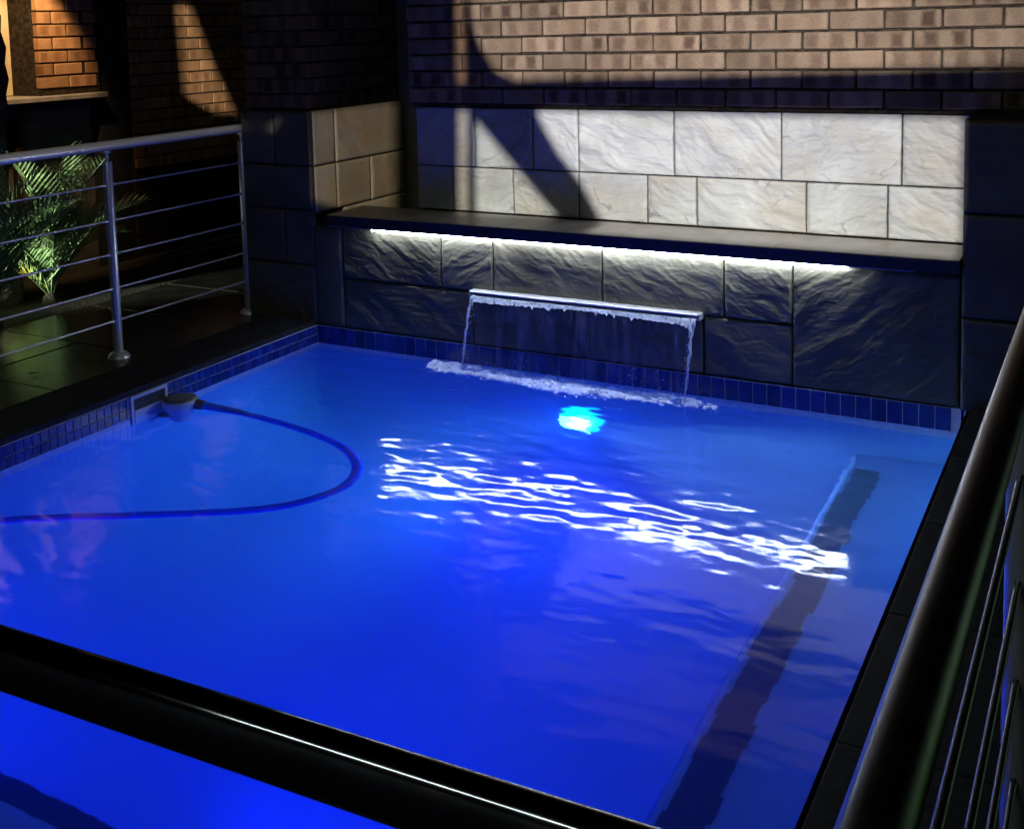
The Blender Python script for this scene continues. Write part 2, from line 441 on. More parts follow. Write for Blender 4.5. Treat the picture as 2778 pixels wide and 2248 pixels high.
def water_material():
    m = mat('pool_water', (1, 1, 1), 0.09)
    b = pb(m)
    b.inputs['Transmission Weight'].default_value = 1.0
    b.inputs['IOR'].default_value = 1.33
    b.inputs['Base Color'].default_value = (0.9, 0.96, 1.0, 1)
    tc = N(m, 'ShaderNodeTexCoord')
    mp = N(m, 'ShaderNodeMapping'); mp.inputs['Scale'].default_value = (1.0, 1.6, 1.0)
    L(m, tc.outputs['Object'], mp.inputs[0])
    n = N(m, 'ShaderNodeTexNoise'); n.inputs['Scale'].default_value = 9; n.inputs['Detail'].default_value = 3
    L(m, mp.outputs[0], n.inputs['Vector'])
    bp = N(m, 'ShaderNodeBump'); bp.inputs['Strength'].default_value = 0.05; bp.inputs['Distance'].default_value = 0.02
    L(m, n.outputs[0], bp.inputs['Height']); L(m, bp.outputs[0], b.inputs['Normal'])
    return m


M_WATER = water_material()
_v = N(M_WATER, 'ShaderNodeVolumePrincipled')
_v.inputs['Color'].default_value = (0.5, 0.75, 1.0, 1)
_v.inputs['Density'].default_value = 0.36
_v.inputs['Anisotropy'].default_value = 0.55
L(M_WATER, _v.outputs[0], [n for n in M_WATER.node_tree.nodes if n.type == 'OUTPUT_MATERIAL'][0].inputs['Volume'])


def sheet_material(name, fac, tint, white=0.0, nscale=(30, 30, 3), thr=(0.45, 0.7)):
    m = bpy.data.materials.new(name); m.use_nodes = True
    nt = m.node_tree
    out = [n for n in nt.nodes if n.type == 'OUTPUT_MATERIAL'][0]
    nt.nodes.remove(nt.nodes['Principled BSDF'])
    tr = N(m, 'ShaderNodeBsdfTransparent'); tr.inputs[0].default_value = (*tint, 1)
    gl = N(m, 'ShaderNodeBsdfGlossy'); gl.inputs['Roughness'].default_value = 0.04
    fr = N(m, 'ShaderNodeFresnel'); fr.inputs[0].default_value = 1.33
    mx = N(m, 'ShaderNodeMixShader')
    L(m, fr.outputs[0], mx.inputs[0]); L(m, tr.outputs[0], mx.inputs[1]); L(m, gl.outputs[0], mx.inputs[2])
    tc = N(m, 'ShaderNodeTexCoord'); mp = N(m, 'ShaderNodeMapping'); mp.inputs['Scale'].default_value = nscale
    L(m, tc.outputs['Object'], mp.inputs[0])
    n = N(m, 'ShaderNodeTexNoise'); n.inputs['Scale'].default_value = 1; n.inputs['Detail'].default_value = 5
    L(m, mp.outputs[0], n.inputs['Vector'])
    bp = N(m, 'ShaderNodeBump'); bp.inputs['Strength'].default_value = 0.3; bp.inputs['Distance'].default_value = 0.02
    L(m, n.outputs[0], bp.inputs['Height']); L(m, bp.outputs[0], gl.inputs['Normal'])
    d = N(m, 'ShaderNodeBsdfDiffuse'); d.inputs[0].default_value = (0.74, 0.8, 0.93, 1)  # slight blue in the colour stands in for pool light from below
    tl = N(m, 'ShaderNodeBsdfTranslucent'); tl.inputs[0].default_value = (0.85, 0.88, 0.92, 1)
    ds = N(m, 'ShaderNodeMixShader'); ds.inputs[0].default_value = 0.4
    L(m, d.outputs[0], ds.inputs[1]); L(m, tl.outputs[0], ds.inputs[2])
    mr = N(m, 'ShaderNodeMapRange'); mr.inputs[1].default_value = thr[0]; mr.inputs[2].default_value = thr[1]; mr.inputs[4].default_value = white
    L(m, n.outputs[0], mr.inputs[0])
    m2 = N(m, 'ShaderNodeMixShader'); L(m, mr.outputs[0], m2.inputs[0]); L(m, mx.outputs[0], m2.inputs[1]); L(m, ds.outputs[0], m2.inputs[2])
    L(m, m2.outputs[0], out.inputs[0])
    return m


M_SHEET = sheet_material('falling_water', 0.1, (0.93, 0.95, 0.99), 0.34, (34, 34, 1.8), (0.48, 0.74))
M_STREAM = sheet_material('white_stream', 0.3, (0.95, 0.97, 1), 0.95, (60, 60, 14), (0.22, 0.48))
M_FOAM = sheet_material('foam_white', 0.3, (0.97, 0.98, 1), 0.97, (34, 34, 34), (0.22, 0.44))
M_PANE = {}


def pane_material(name, tint):
    m = bpy.data.materials.new(name); m.use_nodes = True
    nt = m.node_tree
    out = [n for n in nt.nodes if n.type == 'OUTPUT_MATERIAL'][0]
    nt.nodes.remove(nt.nodes['Principled BSDF'])
    tr = N(m, 'ShaderNodeBsdfTransparent'); tr.inputs[0].default_value = (*tint, 1)
    L(m, tr.outputs[0], out.inputs[0])
    return m


# ================================================================== LARGE STRUCTURE
W, YF = 3.285, -3.72            # pool width, near wall
DEPTH = 1.25

# ground far below and around, one sheet to the horizon with a hole where the pool is
gv = [(-80, -80), (80, -80), (80, 80), (-80, 80)]
hv = [(-0.2, YF - 0.2), (W + 0.2, YF - 0.2), (W + 0.2, 0.9), (-0.2, 0.9)]
me = bpy.data.meshes.new('ground')
vs = [(x, y, 0.03) for x, y in gv + hv]
me.from_pydata(vs, [], [(0, 1, 5, 4), (1, 2, 6, 5), (2, 3, 7, 6), (3, 0, 4, 7)])
me.materials.append(M_SOIL)
tag(link('ground', me), kind='structure')


# ---- pool basin
def rrect(x0, x1, y0, y1, r, n=5):
    pts = []
    for cx, cy, a0 in ((x1 - r, y1 - r, 0), (x0 + r, y1 - r, 90), (x0 + r, y0 + r, 180), (x1 - r, y0 + r, 270)):
        for k in range(n + 1):
            a = math.radians(a0 + 90 * k / n)
            pts.append((cx + r * math.cos(a), cy + r * math.sin(a)))
    return pts


bm = bmesh.new()
rings = []
RC = 0.42
prof = [(0.0, 0.099), (0.0, -0.08), (0.0, -0.4)] + [(RC * (1 - math.cos(math.radians(a))), -(DEPTH - RC) - RC * math.sin(math.radians(a))) for a in range(0, 91, 9)] + [(0.9, -DEPTH - 0.01), (1.5, -DEPTH - 0.02)]
for s, z in prof:
    r = 0.012 + min(s, RC) * 0.9 + 0.0
    pts = rrect(0 + s, W - s, YF + s, 0 - s, max(0.012, min(r, (W / 2 - s) * 0.95)))
    rings.append([bm.verts.new((x, y, z)) for x, y in pts])
for a, b in zip(rings[:-1], rings[1:]):
    n = len(a)
    for k in range(n):
        f = bm.faces.new((a[k], b[k], b[(k + 1) % n], a[(k + 1) % n])); f.smooth = True
bm.faces.new(rings[-1])
bmesh.ops.recalc_face_normals(bm, faces=bm.faces)
me = mesh_from('pool_basin', bm, M_PLASTER)
me.materials.append(M_GROUT)
for p in me.polygons:
    if p.center.z > -0.02 and abs(p.normal.z) < 0.3: p.material_index = 1
basin = tag(link('pool_basin', me), kind='structure')

# benches along the right and the near wall, with a navy tile stripe along the edge
ZB = -0.42
bm = bmesh.new()


def sweep(bm, profile, x0, x1, along, fixed):
    """profile: (distance from wall, z); along 'y' for the right bench, 'x' for the near one"""
    a = []; b = []
    for d, z in profile:
        if along == 'y':
            a.append(bm.verts.new((W - d, x0, z))); b.append(bm.verts.new((W - d, x1, z)))
        else:
            a.append(bm.verts.new((x0, YF + d, z))); b.append(bm.verts.new((x1, YF + d, z)))
    for k in range(len(profile) - 1):
        f = bm.faces.new((a[k], b[k], b[k + 1], a[k + 1])); f.smooth = False


top_r = [(0.0, ZB), (0.27, ZB), (0.425, ZB), (0.438, ZB - 0.004)]
bm = bmesh.new(); sweep(bm, top_r, YF + 0.02, -0.005, 'y', W); bmesh.ops.recalc_face_normals(bm, faces=bm.faces)
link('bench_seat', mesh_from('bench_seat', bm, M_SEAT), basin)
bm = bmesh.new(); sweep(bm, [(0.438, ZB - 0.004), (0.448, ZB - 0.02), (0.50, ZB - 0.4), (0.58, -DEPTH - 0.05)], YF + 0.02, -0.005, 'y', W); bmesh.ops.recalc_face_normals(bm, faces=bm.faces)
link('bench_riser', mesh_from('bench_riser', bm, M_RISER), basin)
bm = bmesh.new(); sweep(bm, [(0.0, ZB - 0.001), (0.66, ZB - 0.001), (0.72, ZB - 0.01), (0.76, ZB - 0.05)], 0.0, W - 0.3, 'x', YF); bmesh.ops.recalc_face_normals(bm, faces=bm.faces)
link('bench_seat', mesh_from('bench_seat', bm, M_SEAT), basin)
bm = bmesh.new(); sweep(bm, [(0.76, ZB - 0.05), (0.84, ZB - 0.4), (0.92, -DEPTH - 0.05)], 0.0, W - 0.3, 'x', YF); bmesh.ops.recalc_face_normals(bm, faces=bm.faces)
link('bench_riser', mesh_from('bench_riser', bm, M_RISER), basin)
# stripe tiles (each one a part)
sm = box_mesh('stripe_tile', -0.055, 0.055, -0.0497, 0.0497, 0, 0.004, M_STRIPE, 0.0006)
y = -0.16
while y > YF + 0.1:
    o = link('stripe_tile', sm, basin, (W - 0.357 + random.uniform(-.009, .009), y, ZB + 0.001)); o.scale.x = random.uniform(0.92, 1.1); y -= 0.1
x = 0.08
while x < W - 0.62:
    link('stripe_tile', sm, basin, (x, YF + 0.70, ZB - 0.0085)); x += 0.1104
# waterline mosaic
tl = box_mesh('mosaic_tile', -0.0185, 0.0185, -0.0035, 0.004, -0.0225, 0.0225, M_TILE, 0.0016)
for k in range(72):
    yy = -0.022 - k * 0.0405
    if -1.318 < yy < -1.098: continue
    for zz in (0.0735, 0.0255):
        o = link('mosaic_tile', tl, basin, (0.0015, yy + random.uniform(-.0006, .0006), zz), math.pi / 2)
tb = box_mesh('mosaic_tile', -0.0300, 0.0300, -0.004, 0.0035, -0.0475, 0.0475, M_TILE, 0.0018)
k = 0
x = 0.035
while x < W - 0.03:
    o = link('mosaic_tile', tb, basin, (x, -0.0015, 0.0495)); o.rotation_euler = (random.uniform(-.012, .012), 0, random.uniform(-.012, .012)); x += 0.0632

# ---- water
nx, ny = 350, 400
xs = np.linspace(0.004, W - 0.004, nx); ys = np.linspace(YF + 0.004, -0.006, ny)
X, Y = np.meshgrid(xs, ys)
# ripples spread from the line where the fall lands
lx = np.clip(X, 1.0, 2.15)
dist = np.sqrt((X - lx) ** 2 + (Y + 0.13) ** 2)
H = np.zeros_like(X)
r2 = np.random.default_rng(5)
env = np.exp(-dist / 0.95) + 0.034 + 0.10 * np.exp(-(dist / 1.3) ** 2)
for k in range(64):
    lam = math.exp(r2.uniform(math.log(0.045), math.log(0.26)))
    th = math.radians(-90 + r2.normal(0, 20))
    nzk = fbm(X * 1.7 + k * 3.7, Y * 3.8 - k * 1.9, 2, 40 + k)
    phase = 2 * math.pi * (X * math.cos(th) + Y * math.sin(th) + 0.055 * nzk) / lam + r2.uniform(0, 6.28)
    amp = 0.0165 * lam / (2 * math.pi)
    H += amp * np.sin(phase) * env * np.clip(0.75 + 1.1 * nzk, 0, 2)
for k in range(26):
    lam = r2.uniform(0.2, 0.75); th = r2.uniform(0, math.pi)
    H += 0.0005 * lam * np.sin(2 * math.pi * (X * math.cos(th) + Y * math.sin(th)) / lam + r2.uniform(0, 6.28))
H += 0.006 * np.exp(-(dist / 0.08) ** 2) * fbm(X * 18, Y * 18, 3, 3)
edge = np.clip(np.minimum.reduce([X, W - X, -Y, Y - YF]) / 0.05, 0, 1)
H *= edge
me = bpy.data.meshes.new('pool_water')
co = np.stack([X, Y, H], -1).reshape(-1, 3).astype(np.float32)
ii = np.arange(nx * ny).reshape(ny, nx)
q = np.stack([ii[:-1, :-1], ii[:-1, 1:], ii[1:, 1:], ii[1:, :-1]], -1).reshape(-1, 4).tolist()
ntop = len(q)
rim = list(ii[0, :]) + list(ii[1:, -1]) + list(ii[-1, -2::-1]) + list(ii[-2:0:-1, 0])
lowv = co[rim].copy()
lowv[:, 0] = np.where(lowv[:, 0] < 0.01, -0.02, np.where(lowv[:, 0] > W - 0.01, W + 0.02, lowv[:, 0]))
lowv[:, 1] = np.where(lowv[:, 1] > -0.01, 0.02, np.where(lowv[:, 1] < YF + 0.01, YF - 0.02, lowv[:, 1]))
lowv[:, 2] = -0.02
deep = lowv.copy(); deep[:, 2] = -DEPTH - 0.1
b0 = nx * ny; nr = len(rim)
for i in range(nr):
    j = (i + 1) % nr
    q.append([rim[j], rim[i], b0 + i, b0 + j]); q.append([b0 + j, b0 + i, b0 + nr + i, b0 + nr + j])
q.append([b0 + nr + i for i in range(nr)][::-1])
me.from_pydata(co.tolist() + lowv.tolist() + deep.tolist(), [], q)
me.polygons.foreach_set('use_smooth', np.ones(len(q), dtype=bool))
me.materials.append(M_WATER)
tag(link('water', me), kind='structure')

# ---- paving: left terrace, right strip, near strip
pav = tag(link('paving', box_mesh('paving_bed', -1.32, -0.21, -6.0, 4.2, 0.02, 0.085, M_SOIL)), kind='structure')
pv = [box_mesh('paving_slab', -0.297, 0.297, -0.297, 0.297, -0.02, 0.0, M_PAVING, 0.003) for _ in range(1)]
for j in range(12):
    for i in range(2):
        o = link('paving_slab', pv[0], pav, (-0.62 - i * 0.6 + 0.0, -3.5 + j * 0.6, 0.105 + random.uniform(-.0012, .0012)))
        o.rotation_euler = (random.uniform(-.002, .002), random.uniform(-.002, .002), 0)
pav2 = tag(link('paving', box_mesh('paving_bed', W + 0.33, 4.6, -6.0, -0.01, 0.02, 0.085, M_SOIL)), kind='structure')
for j in range(9):
    for i in range(1):
        o = link('paving_slab', pv[0], pav2, (W + 0.33 + 0.3 + i * 0.6, -0.32 - j * 0.6, 0.105 + random.uniform(-.0012, .0012)))
# copings
cop = tag(link('pool_coping', box_mesh('coping_bed', -0.2, -0.02, YF - 0.2, -0.005, 0.03, 0.098, M_MORTAR)), kind='structure')
cm = box_mesh('coping_stone', -0.16, 0.16, -0.2994, 0.2994, 0.0, 0.027, M_COPING, 0.004, 2)
for j in range(7):
    link('coping_stone', cm, cop, (-0.16, -0.302 - j * 0.6, 0.0995))
    link('coping_stone', cm, cop, (W + 0.18, -0.302 - j * 0.6, 0.0995))
cf = box_mesh('coping_stone', -0.297, 0.297, -0.16, 0.16, 0.0, 0.027, M_COPING, 0.008, 2)
for i in range(6):
    link('coping_stone', cf, cop, (0.32 + i * 0.6, YF - 0.175, 0.0995))
bm = bmesh.new(); box(bm, W + 0.03, W + 0.32, YF - 0.2, -0.005, 0.03, 0.098); box(bm, -0.2, W + 0.32, YF - 0.35, YF - 0.01, 0.031, 0.097)
link('coping_bed', mesh_from('coping_bed', bm, M_MORTAR), cop)
# planting bed
bm = bmesh.new(); box(bm, -2.38, -1.33, -4.5, 3.0, 0.02, 0.095)
tag(link('planting_bed', mesh_from('planting_bed', bm, M_SOIL)), kind='structure')
# lawn on the far side of the near balustrade
tag(link('lawn', box_mesh('lawn', 4.62, 12, -8, 2, 0.031, 0.09, M_GRASS)), kind='structure')


# ---- slate slabs with natural cleft relief
def slab_mesh(w, h, t, amp, step, mat_, seed, ang=38, pit=1.0):
    nx_ = max(3, int(w / step) + 1); nz_ = max(3, int(h / step) + 1)
    u = np.linspace(-w / 2, w / 2, nx_); v = np.linspace(0, h, nz_)
    U, V = np.meshgrid(u, v)
    a = math.radians(ang)
    s = U * math.cos(a) - V * math.sin(a) + seed * 3.1
    r = U * math.sin(a) + V * math.cos(a) + seed * 1.7
    wob = 0.05 * fbm(s * 7, r * 7, 3, seed)
    ridge = fbm((s + wob) * 4.2, (r + wob) * 24, 4, seed + 5)
    steps = np.floor((fbm(s * 3.0, r * 9.0, 3, seed + 9) + 1) * 4.5) / 4.5
    hgt = amp * (0.75 * ridge + 0.8 * (steps - 1) * pit)
    e = np.minimum.reduce([U + w / 2, w / 2 - U, V, h - V])
    k = np.clip(e / 0.006, 0, 1)
    chip = 0.007 * np.clip(fbm(s * 16, r * 16, 2, seed + 31) - 0.05, 0, 1) * 2
    k = np.clip((e - chip) / 0.006, 0, 1)
    hgt = hgt * (0.35 + 0.65 * k)
    yv = -(hgt) + (1 - k) * 0.005
    n = nx_ * nz_
    verts = np.stack([U, yv, V], -1).reshape(-1, 3)
    idx = np.arange(n).reshape(nz_, nx_)
    quads = np.stack([idx[:-1, :-1], idx[:-1, 1:], idx[1:, 1:], idx[1:, :-1]], -1).reshape(-1, 4).tolist()
    # back rim
    rim = list(idx[0, :]) + list(idx[1:, -1]) + list(idx[-1, -2::-1]) + list(idx[-2:0:-1, 0])
    back = verts[rim].copy(); back[:, 1] = t
    vv = verts.tolist() + back.tolist()
    m_ = len(rim)
    for i in range(m_):
        j = (i + 1) % m_
        quads.append([rim[j], rim[i], n + i, n + j])
    me = bpy.data.meshes.new('slate_slab')
    me.from_pydata(vv, [], quads)
    sm_ = np.zeros(len(me.polygons), dtype=bool); sm_[:(nx_ - 1) * (nz_ - 1)] = True
    me.polygons.foreach_set('use_smooth', sm_)
    me.materials.append(mat_)
    return me


_seed = [1]


def slab(parent, x0, x1, z0, z1, y, mat_, amp=0.006, step=0.007, gap=0.004, t=0.03, ang=38, rz=0.0, origin=None):
    _seed[0] += 1
    me = slab_mesh(x1 - x0 - 2 * gap, z1 - z0 - 2 * gap, t, amp, step, mat_, _seed[0], ang)
    if origin is None:
        return link('slate_slab', me, parent, ((x0 + x1) / 2, y, z0 + gap))
    return link('slate_slab', me, parent, origin, rz)


# ---- feature wall: lower wall, ledge, upper slate panel
fw = link('feature_wall', box_mesh('wall_core', -0.02, 3.26, 0.035, 0.262, 0.0, 0.66, M_MORTAR))
tag(fw, 'low slate clad water feature wall with pale upper slabs and dark ledge behind the spout', 'wall')
link('wall_core', box_mesh('wall_core', 0.5, 3.26, 0.305, 0.45, 0.0, 1.27, M_MORTAR), fw)
# lower slabs (front face about y = 0)
ZM = 0.372
slab(fw, -0.0, 0.188, 0.10, 0.64, 0.0, M_SLATE_D, 0.004, 0.008)
for a, b, g in ((0.188, 0.806, 38), (0.806, 1.105, -30), (1.105, 1.69, 38), (1.69, 2.276, 36), (2.276, 2.58, 30)):
    slab(fw, a, b, ZM, 0.645, 0.0, M_SLATE_D, 0.0085, 0.0045, ang=g)
for a, b in ((0.188, 0.98), (0.98, 1.62), (1.62, 2.18), (2.18, 2.58)):
    slab(fw, a, b, 0.10, ZM, 0.002, M_SLATE_D, 0.005, 0.007)
slab(fw, 2.58, 3.255, 0.10, 0.645, -0.002, M_SLATE_D, 0.0085, 0.0045, ang=-38)
# upper slabs
YU = 0.27
ZJ = 0.955; ZT = 1.268
for a, b in ((0.5, 0.86), (0.86, 1.20), (1.20, 1.452), (1.452, 1.948), (1.948, 2.457), (2.457, 2.977), (2.977, 3.256)):
    slab(fw, a, b, ZJ, ZT, YU + random.uniform(-.002, .002), M_SLATE, 0.014, 0.0055, t=0.035, ang=random.choice((38, -40, 20)), gap=0.0033)
for a, b in ((0.5, 0.72), (0.72, 1.08), (1.08, 1.45), (1.45, 1.812), (1.812, 2.058), (2.058, 2.57), (2.57, 2.921), (2.921, 3.256)):
    slab(fw, a, b, 0.722, ZJ, YU + random.uniform(-.002, .002), M_SLATE, 0.014, 0.0055, t=0.035, ang=random.choice((38, -40, 20)), gap=0.0033)
# ledge stones
xj = [0.14, 0.62, 1.20, 1.80, 2.512, 3.256]
for a, b in zip(xj[:-1], xj[1:]):
    link('ledge_stone', box_mesh('ledge_stone', a + 0.0008, b - 0.0008, -0.062, 0.268, 0.664, 0.718, M_LEDGE, 0.003), fw)

link('ledge_front_shade', box_mesh('ledge_front_shade', 0.139, 3.2565, -0.068, -0.0625, 0.662, 0.7155, M_BLACK, 0.0015), fw)  # black strip puts the shade of the ledge front into colour

# ---- right pier, dark slate
rp = link('slate_pier', box_mesh('pier_core', 3.262, 5.6, 0.0, 0.5, 0.0, 1.27, M_MORTAR))
tag(rp, 'dark unlit slate pier at the end of the pale panel beyond the pool corner', 'pier')
for k, (a, b) in enumerate(((3.258, 3.72), (3.72, 4.3), (4.3, 5.0))):
    for z0, z1 in ((0.1, 0.48), (0.48, 0.9), (0.9, 1.27)):
        slab(rp, a, b, z0, z1, -0.032, M_SLATE_D, 0.005, 0.012)

# ---- left pier
lp = link('slate_pier', box_mesh('pier_core', -0.46, -0.03, 0.034, 0.9, 0.0, 1.255, M_MORTAR))
tag(lp, 'slate clad pier at the back left pool corner with tan lit side face', 'pier')
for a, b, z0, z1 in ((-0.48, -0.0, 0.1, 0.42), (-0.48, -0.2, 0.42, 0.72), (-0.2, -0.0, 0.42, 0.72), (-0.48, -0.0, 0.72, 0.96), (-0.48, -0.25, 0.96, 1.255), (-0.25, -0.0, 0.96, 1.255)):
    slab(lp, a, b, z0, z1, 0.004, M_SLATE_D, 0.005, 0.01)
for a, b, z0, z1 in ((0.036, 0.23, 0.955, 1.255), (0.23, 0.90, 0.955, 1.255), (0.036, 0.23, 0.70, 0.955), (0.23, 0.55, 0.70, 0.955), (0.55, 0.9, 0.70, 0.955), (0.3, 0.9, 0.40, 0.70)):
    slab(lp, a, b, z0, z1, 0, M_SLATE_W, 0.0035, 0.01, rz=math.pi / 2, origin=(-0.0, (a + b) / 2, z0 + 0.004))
# recess behind, between pier and panel
rw = tag(link('recess_wall', box_mesh('recess_wall', -0.46, 0.75, 0.905, 1.0, 0.0, 2.7, M_SLATE_D)), 'unlit dark wall closing the narrow gap beside the tan pier face', 'wall')


# ---- bricks
def brick_mesh(l, h, d, mat_, seed):
    bm = bmesh.new()
    box(bm, -l / 2, l / 2, 0, d, -h / 2, h / 2, 0.004, 1)
    rg = random.Random(seed)
    for v in bm.verts:
        v.co.x += rg.uniform(-.0015, .0015); v.co.z += rg.uniform(-.0015, .0015)
        if v.co.y < 0.02: v.co.y += rg.uniform(-.002, .003)
    return mesh_from('brick', bm, mat_)


BL, BH, BP, CP = 0.222, 0.0735, 0.232, 0.0845


def brick_set(mat_):
    return [brick_mesh(BL, BH, 0.05, mat_, s) for s in range(5)], [brick_mesh(BL / 2 - 0.005, BH, 0.05, mat_, 20 + s) for s in range(2)]


B_FULL, B_HALF = brick_set(M_BRICK)
M_BRICK_SHADED = brick_material('shaded_brick', (0.16, 0.1, 0.045), (0.12, 0.07, 0.03), (0.06, 0.032, 0.015))  # darker copy of the face brick, shade put into the colour
D_FULL, D_HALF = brick_set(M_BRICK_SHADED)
W_FULL, W_HALF = brick_set(M_BRICK_WARM)


def lay(parent, u0, u1, z_list, place, full, half, x_first, parity0=0):
    """lay courses between u0 and u1; place(u, z) -> (loc, rz)"""
    cnt = 0
    for k, z in z_list:
        off = x_first + (BP / 2 if (k + parity0) % 2 else 0)
        n0 = math.floor((u0 - off) / BP) - 1
        u = off + n0 * BP
        while u < u1 + BP:
            a, b = u + 0.005, u + BP - 0.005
            c = (a + b) / 2
            if a >= u0 - 0.02 and b <= u1 + 0.02:
                me = random.choice(full)
            else:
                lo, hi = max(a, u0), min(b, u1)
                if hi - lo < 0.06: u += BP; continue
                if hi - lo > 0.17: me = random.choice(full); c = (lo + hi) / 2
                else: me = random.choice(half); c = (lo + hi) / 2
            loc, rz = place(c, z)
            o = link('brick', me, parent, loc, rz)
            o.location.x += random.uniform(-.0015, .0015) * (0 if rz else 1)
            o.location.z += random.uniform(-.0015, .0015)
            o.rotation_euler = (random.uniform(-.006, .006) if not rz else 0, random.uniform(-.006, .006), rz + random.uniform(-.008, .008))
            cnt += 1
            u += BP
    return cnt


YB = 0.236
Z5 = 1.877 - 5 * CP                         # bed joint under the fifth course
bw = link('brick_wall', box_mesh('mortar_core', 0.5, 5.2, YB + 0.014, YB + 0.26, 1.27, 2.75, M_MORTAR))
tag(bw, 'face brick wall with mottled pink brown bricks lit above the pale slate', 'wall')
courses = [(k, Z5 + CP * (k - 5) * -1 + 0) for k in range(7, -6, -1)]
courses = [(k, 1.877 - CP * (k + 0.5)) for k in range(6, -7, -1)]
lay(bw, 0.5, 4.85, courses, lambda c, z: ((c, YB, z), 0.0), B_FULL, B_HALF, 1.05, 0)

# brick pillar above the left pier (unlit)
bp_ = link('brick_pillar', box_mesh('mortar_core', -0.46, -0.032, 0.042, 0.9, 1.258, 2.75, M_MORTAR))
tag(bp_, 'brick pillar coloured dark for shade standing on the slate pier at the left pool corner', 'pillar')
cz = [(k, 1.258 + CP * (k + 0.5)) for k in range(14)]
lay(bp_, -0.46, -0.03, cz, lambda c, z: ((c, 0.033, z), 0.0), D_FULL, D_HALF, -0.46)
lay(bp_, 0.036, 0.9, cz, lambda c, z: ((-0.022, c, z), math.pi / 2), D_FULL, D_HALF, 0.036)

# ---- neighbouring house at the far left
XH = -2.4
hw = link('house_wall', box_mesh('mortar_core', XH - 0.3, XH - 0.009, 1.02, 4.6, 0.0, 3.0, M_MORTAR))
tag(hw, 'long dark brick house wall behind the railing with one lit patch', 'wall')
ch = [(k, 0.72 + CP * (k + 0.5)) for k in range(16)]
lay(hw, 1.02, 4.6, ch, lambda c, z: ((XH, c, z), math.pi / 2), W_FULL, W_HALF, 1.02)
pr = link('brick_pier', box_mesh('mortar_core', XH - 0.3, XH - 0.009, 0.27, 0.75, 1.30, 3.0, M_MORTAR))
tag(pr, 'orange lit brick pier beside the cream plaster wall at the top left', 'pier')
cq = [(k, 1.34 + CP * (k + 0.5)) for k in range(11)]
lay(pr, 0.262, 0.76, cq, lambda c, z: ((XH, c, z), math.pi / 2), W_FULL, W_HALF, 0.262)
tag(link('dark_gap_fill', box_mesh('dark_gap_fill', XH - 0.2, XH - 0.03, 0.757, 1.015, 0.0, 3.0, M_DARK)), 'black door filling the unlit recess between the orange pier and the dark house wall', 'block')  # dark box added so the gap reads as unlit
hp = tag(link('plaster_wall', box_mesh('plaster_wall', XH - 0.5, XH - 0.28, -1.4, 0.2695, 1.30, 3.0, M_RENDER, 0.004)), 'cream plastered wall glowing under a hidden lamp at the top left', 'wall')
sl = tag(link('sill_slab', box_mesh('sill_slab', XH - 0.45, XH + 0.05, -1.4, 0.77, 1.262, 1.298, M_LEDGE, 0.005)), 'pale stone sill slab under the orange brick pier', 'sill')
gw = link('grey_wall', box_mesh('wall_panel', XH - 0.4, XH - 0.12, -1.4, 0.755, 0.0, 1.26, M_GREYWALL, 0.004))
tag(gw, 'grey rendered wall with pale curtained opening below the stone sill', 'wall')
cu = bmesh.new()
n_ = 30
va = []
for i in range(n_ + 1):
    yy = 0.20 + 0.12 * i / n_
    va.append((cu.verts.new((XH - 0.105 + 0.008 * math.sin(i * 1.3), yy, 0.35)), cu.verts.new((XH - 0.105 + 0.008 * math.sin(i * 1.3 + .3), yy, 1.12))))
for a, b in zip(va[:-1], va[1:]):
    f = cu.faces.new((a[0], b[0], b[1], a[1])); f.smooth = True
bmesh.ops.solidify(cu, geom=cu.faces[:], thickness=0.004)
link('curtain', mesh_from('curtain', cu, M_CURTAIN), gw)
bm = bmesh.new(); box(bm, XH - 0.118, XH - 0.07, -0.05, 0.14, 1.10, 1.14, .004); box(bm, XH - 0.118, XH - 0.07, 0.10, 0.14, 0.4, 1.10, .004)
link('timber_frame', mesh_from('timber_frame', bm, M_TIMBER), gw)
tag(link('garden_wall', box_mesh('garden_wall', -9, 12, 4.7, 4.9, 0.0, 3.2, M_GREYWALL)), 'unlit rendered boundary wall far behind the house and pool', 'wall')

# ---- added unseen wall: openings cut to shape the patio lamp's light
def scr(p):
    p = Vector(p)
    s = (SCREEN_Y - LAMP.y) / (p.y - LAMP.y)
    q = LAMP + s * (p - LAMP)
    return (q.x, q.z)


def uv_ray(u, v):
    S = 2778 / 2145
    c = Vector(((u * S - 1389) / 3068.6, (v * S - 390.3) / 3068.6, 1.0))
    return c.x * _r - c.y * _u + c.z * _f


def on_y(u, v, y):
    d = uv_ray(u, v); t = (y - CAM.y) / d.y
    return CAM + t * d


def on_x(u, v, x):
    d = uv_ray(u, v); t = (x - CAM.x) / d.x
    return CAM + t * d


openings = []
# bricks: everything above the shaded band, cut off on the left by a slanting edge
openings.append(('brick', None, [on_y(985, 60, YB), on_y(1002, 100, YB), on_y(1030, 150, YB), on_y(1072, 172, YB), Vector((3.55, YB, 1.463)), Vector((3.9, YB, 1.60)), on_y(2300, -14, YB), on_y(980, -14, YB)]))
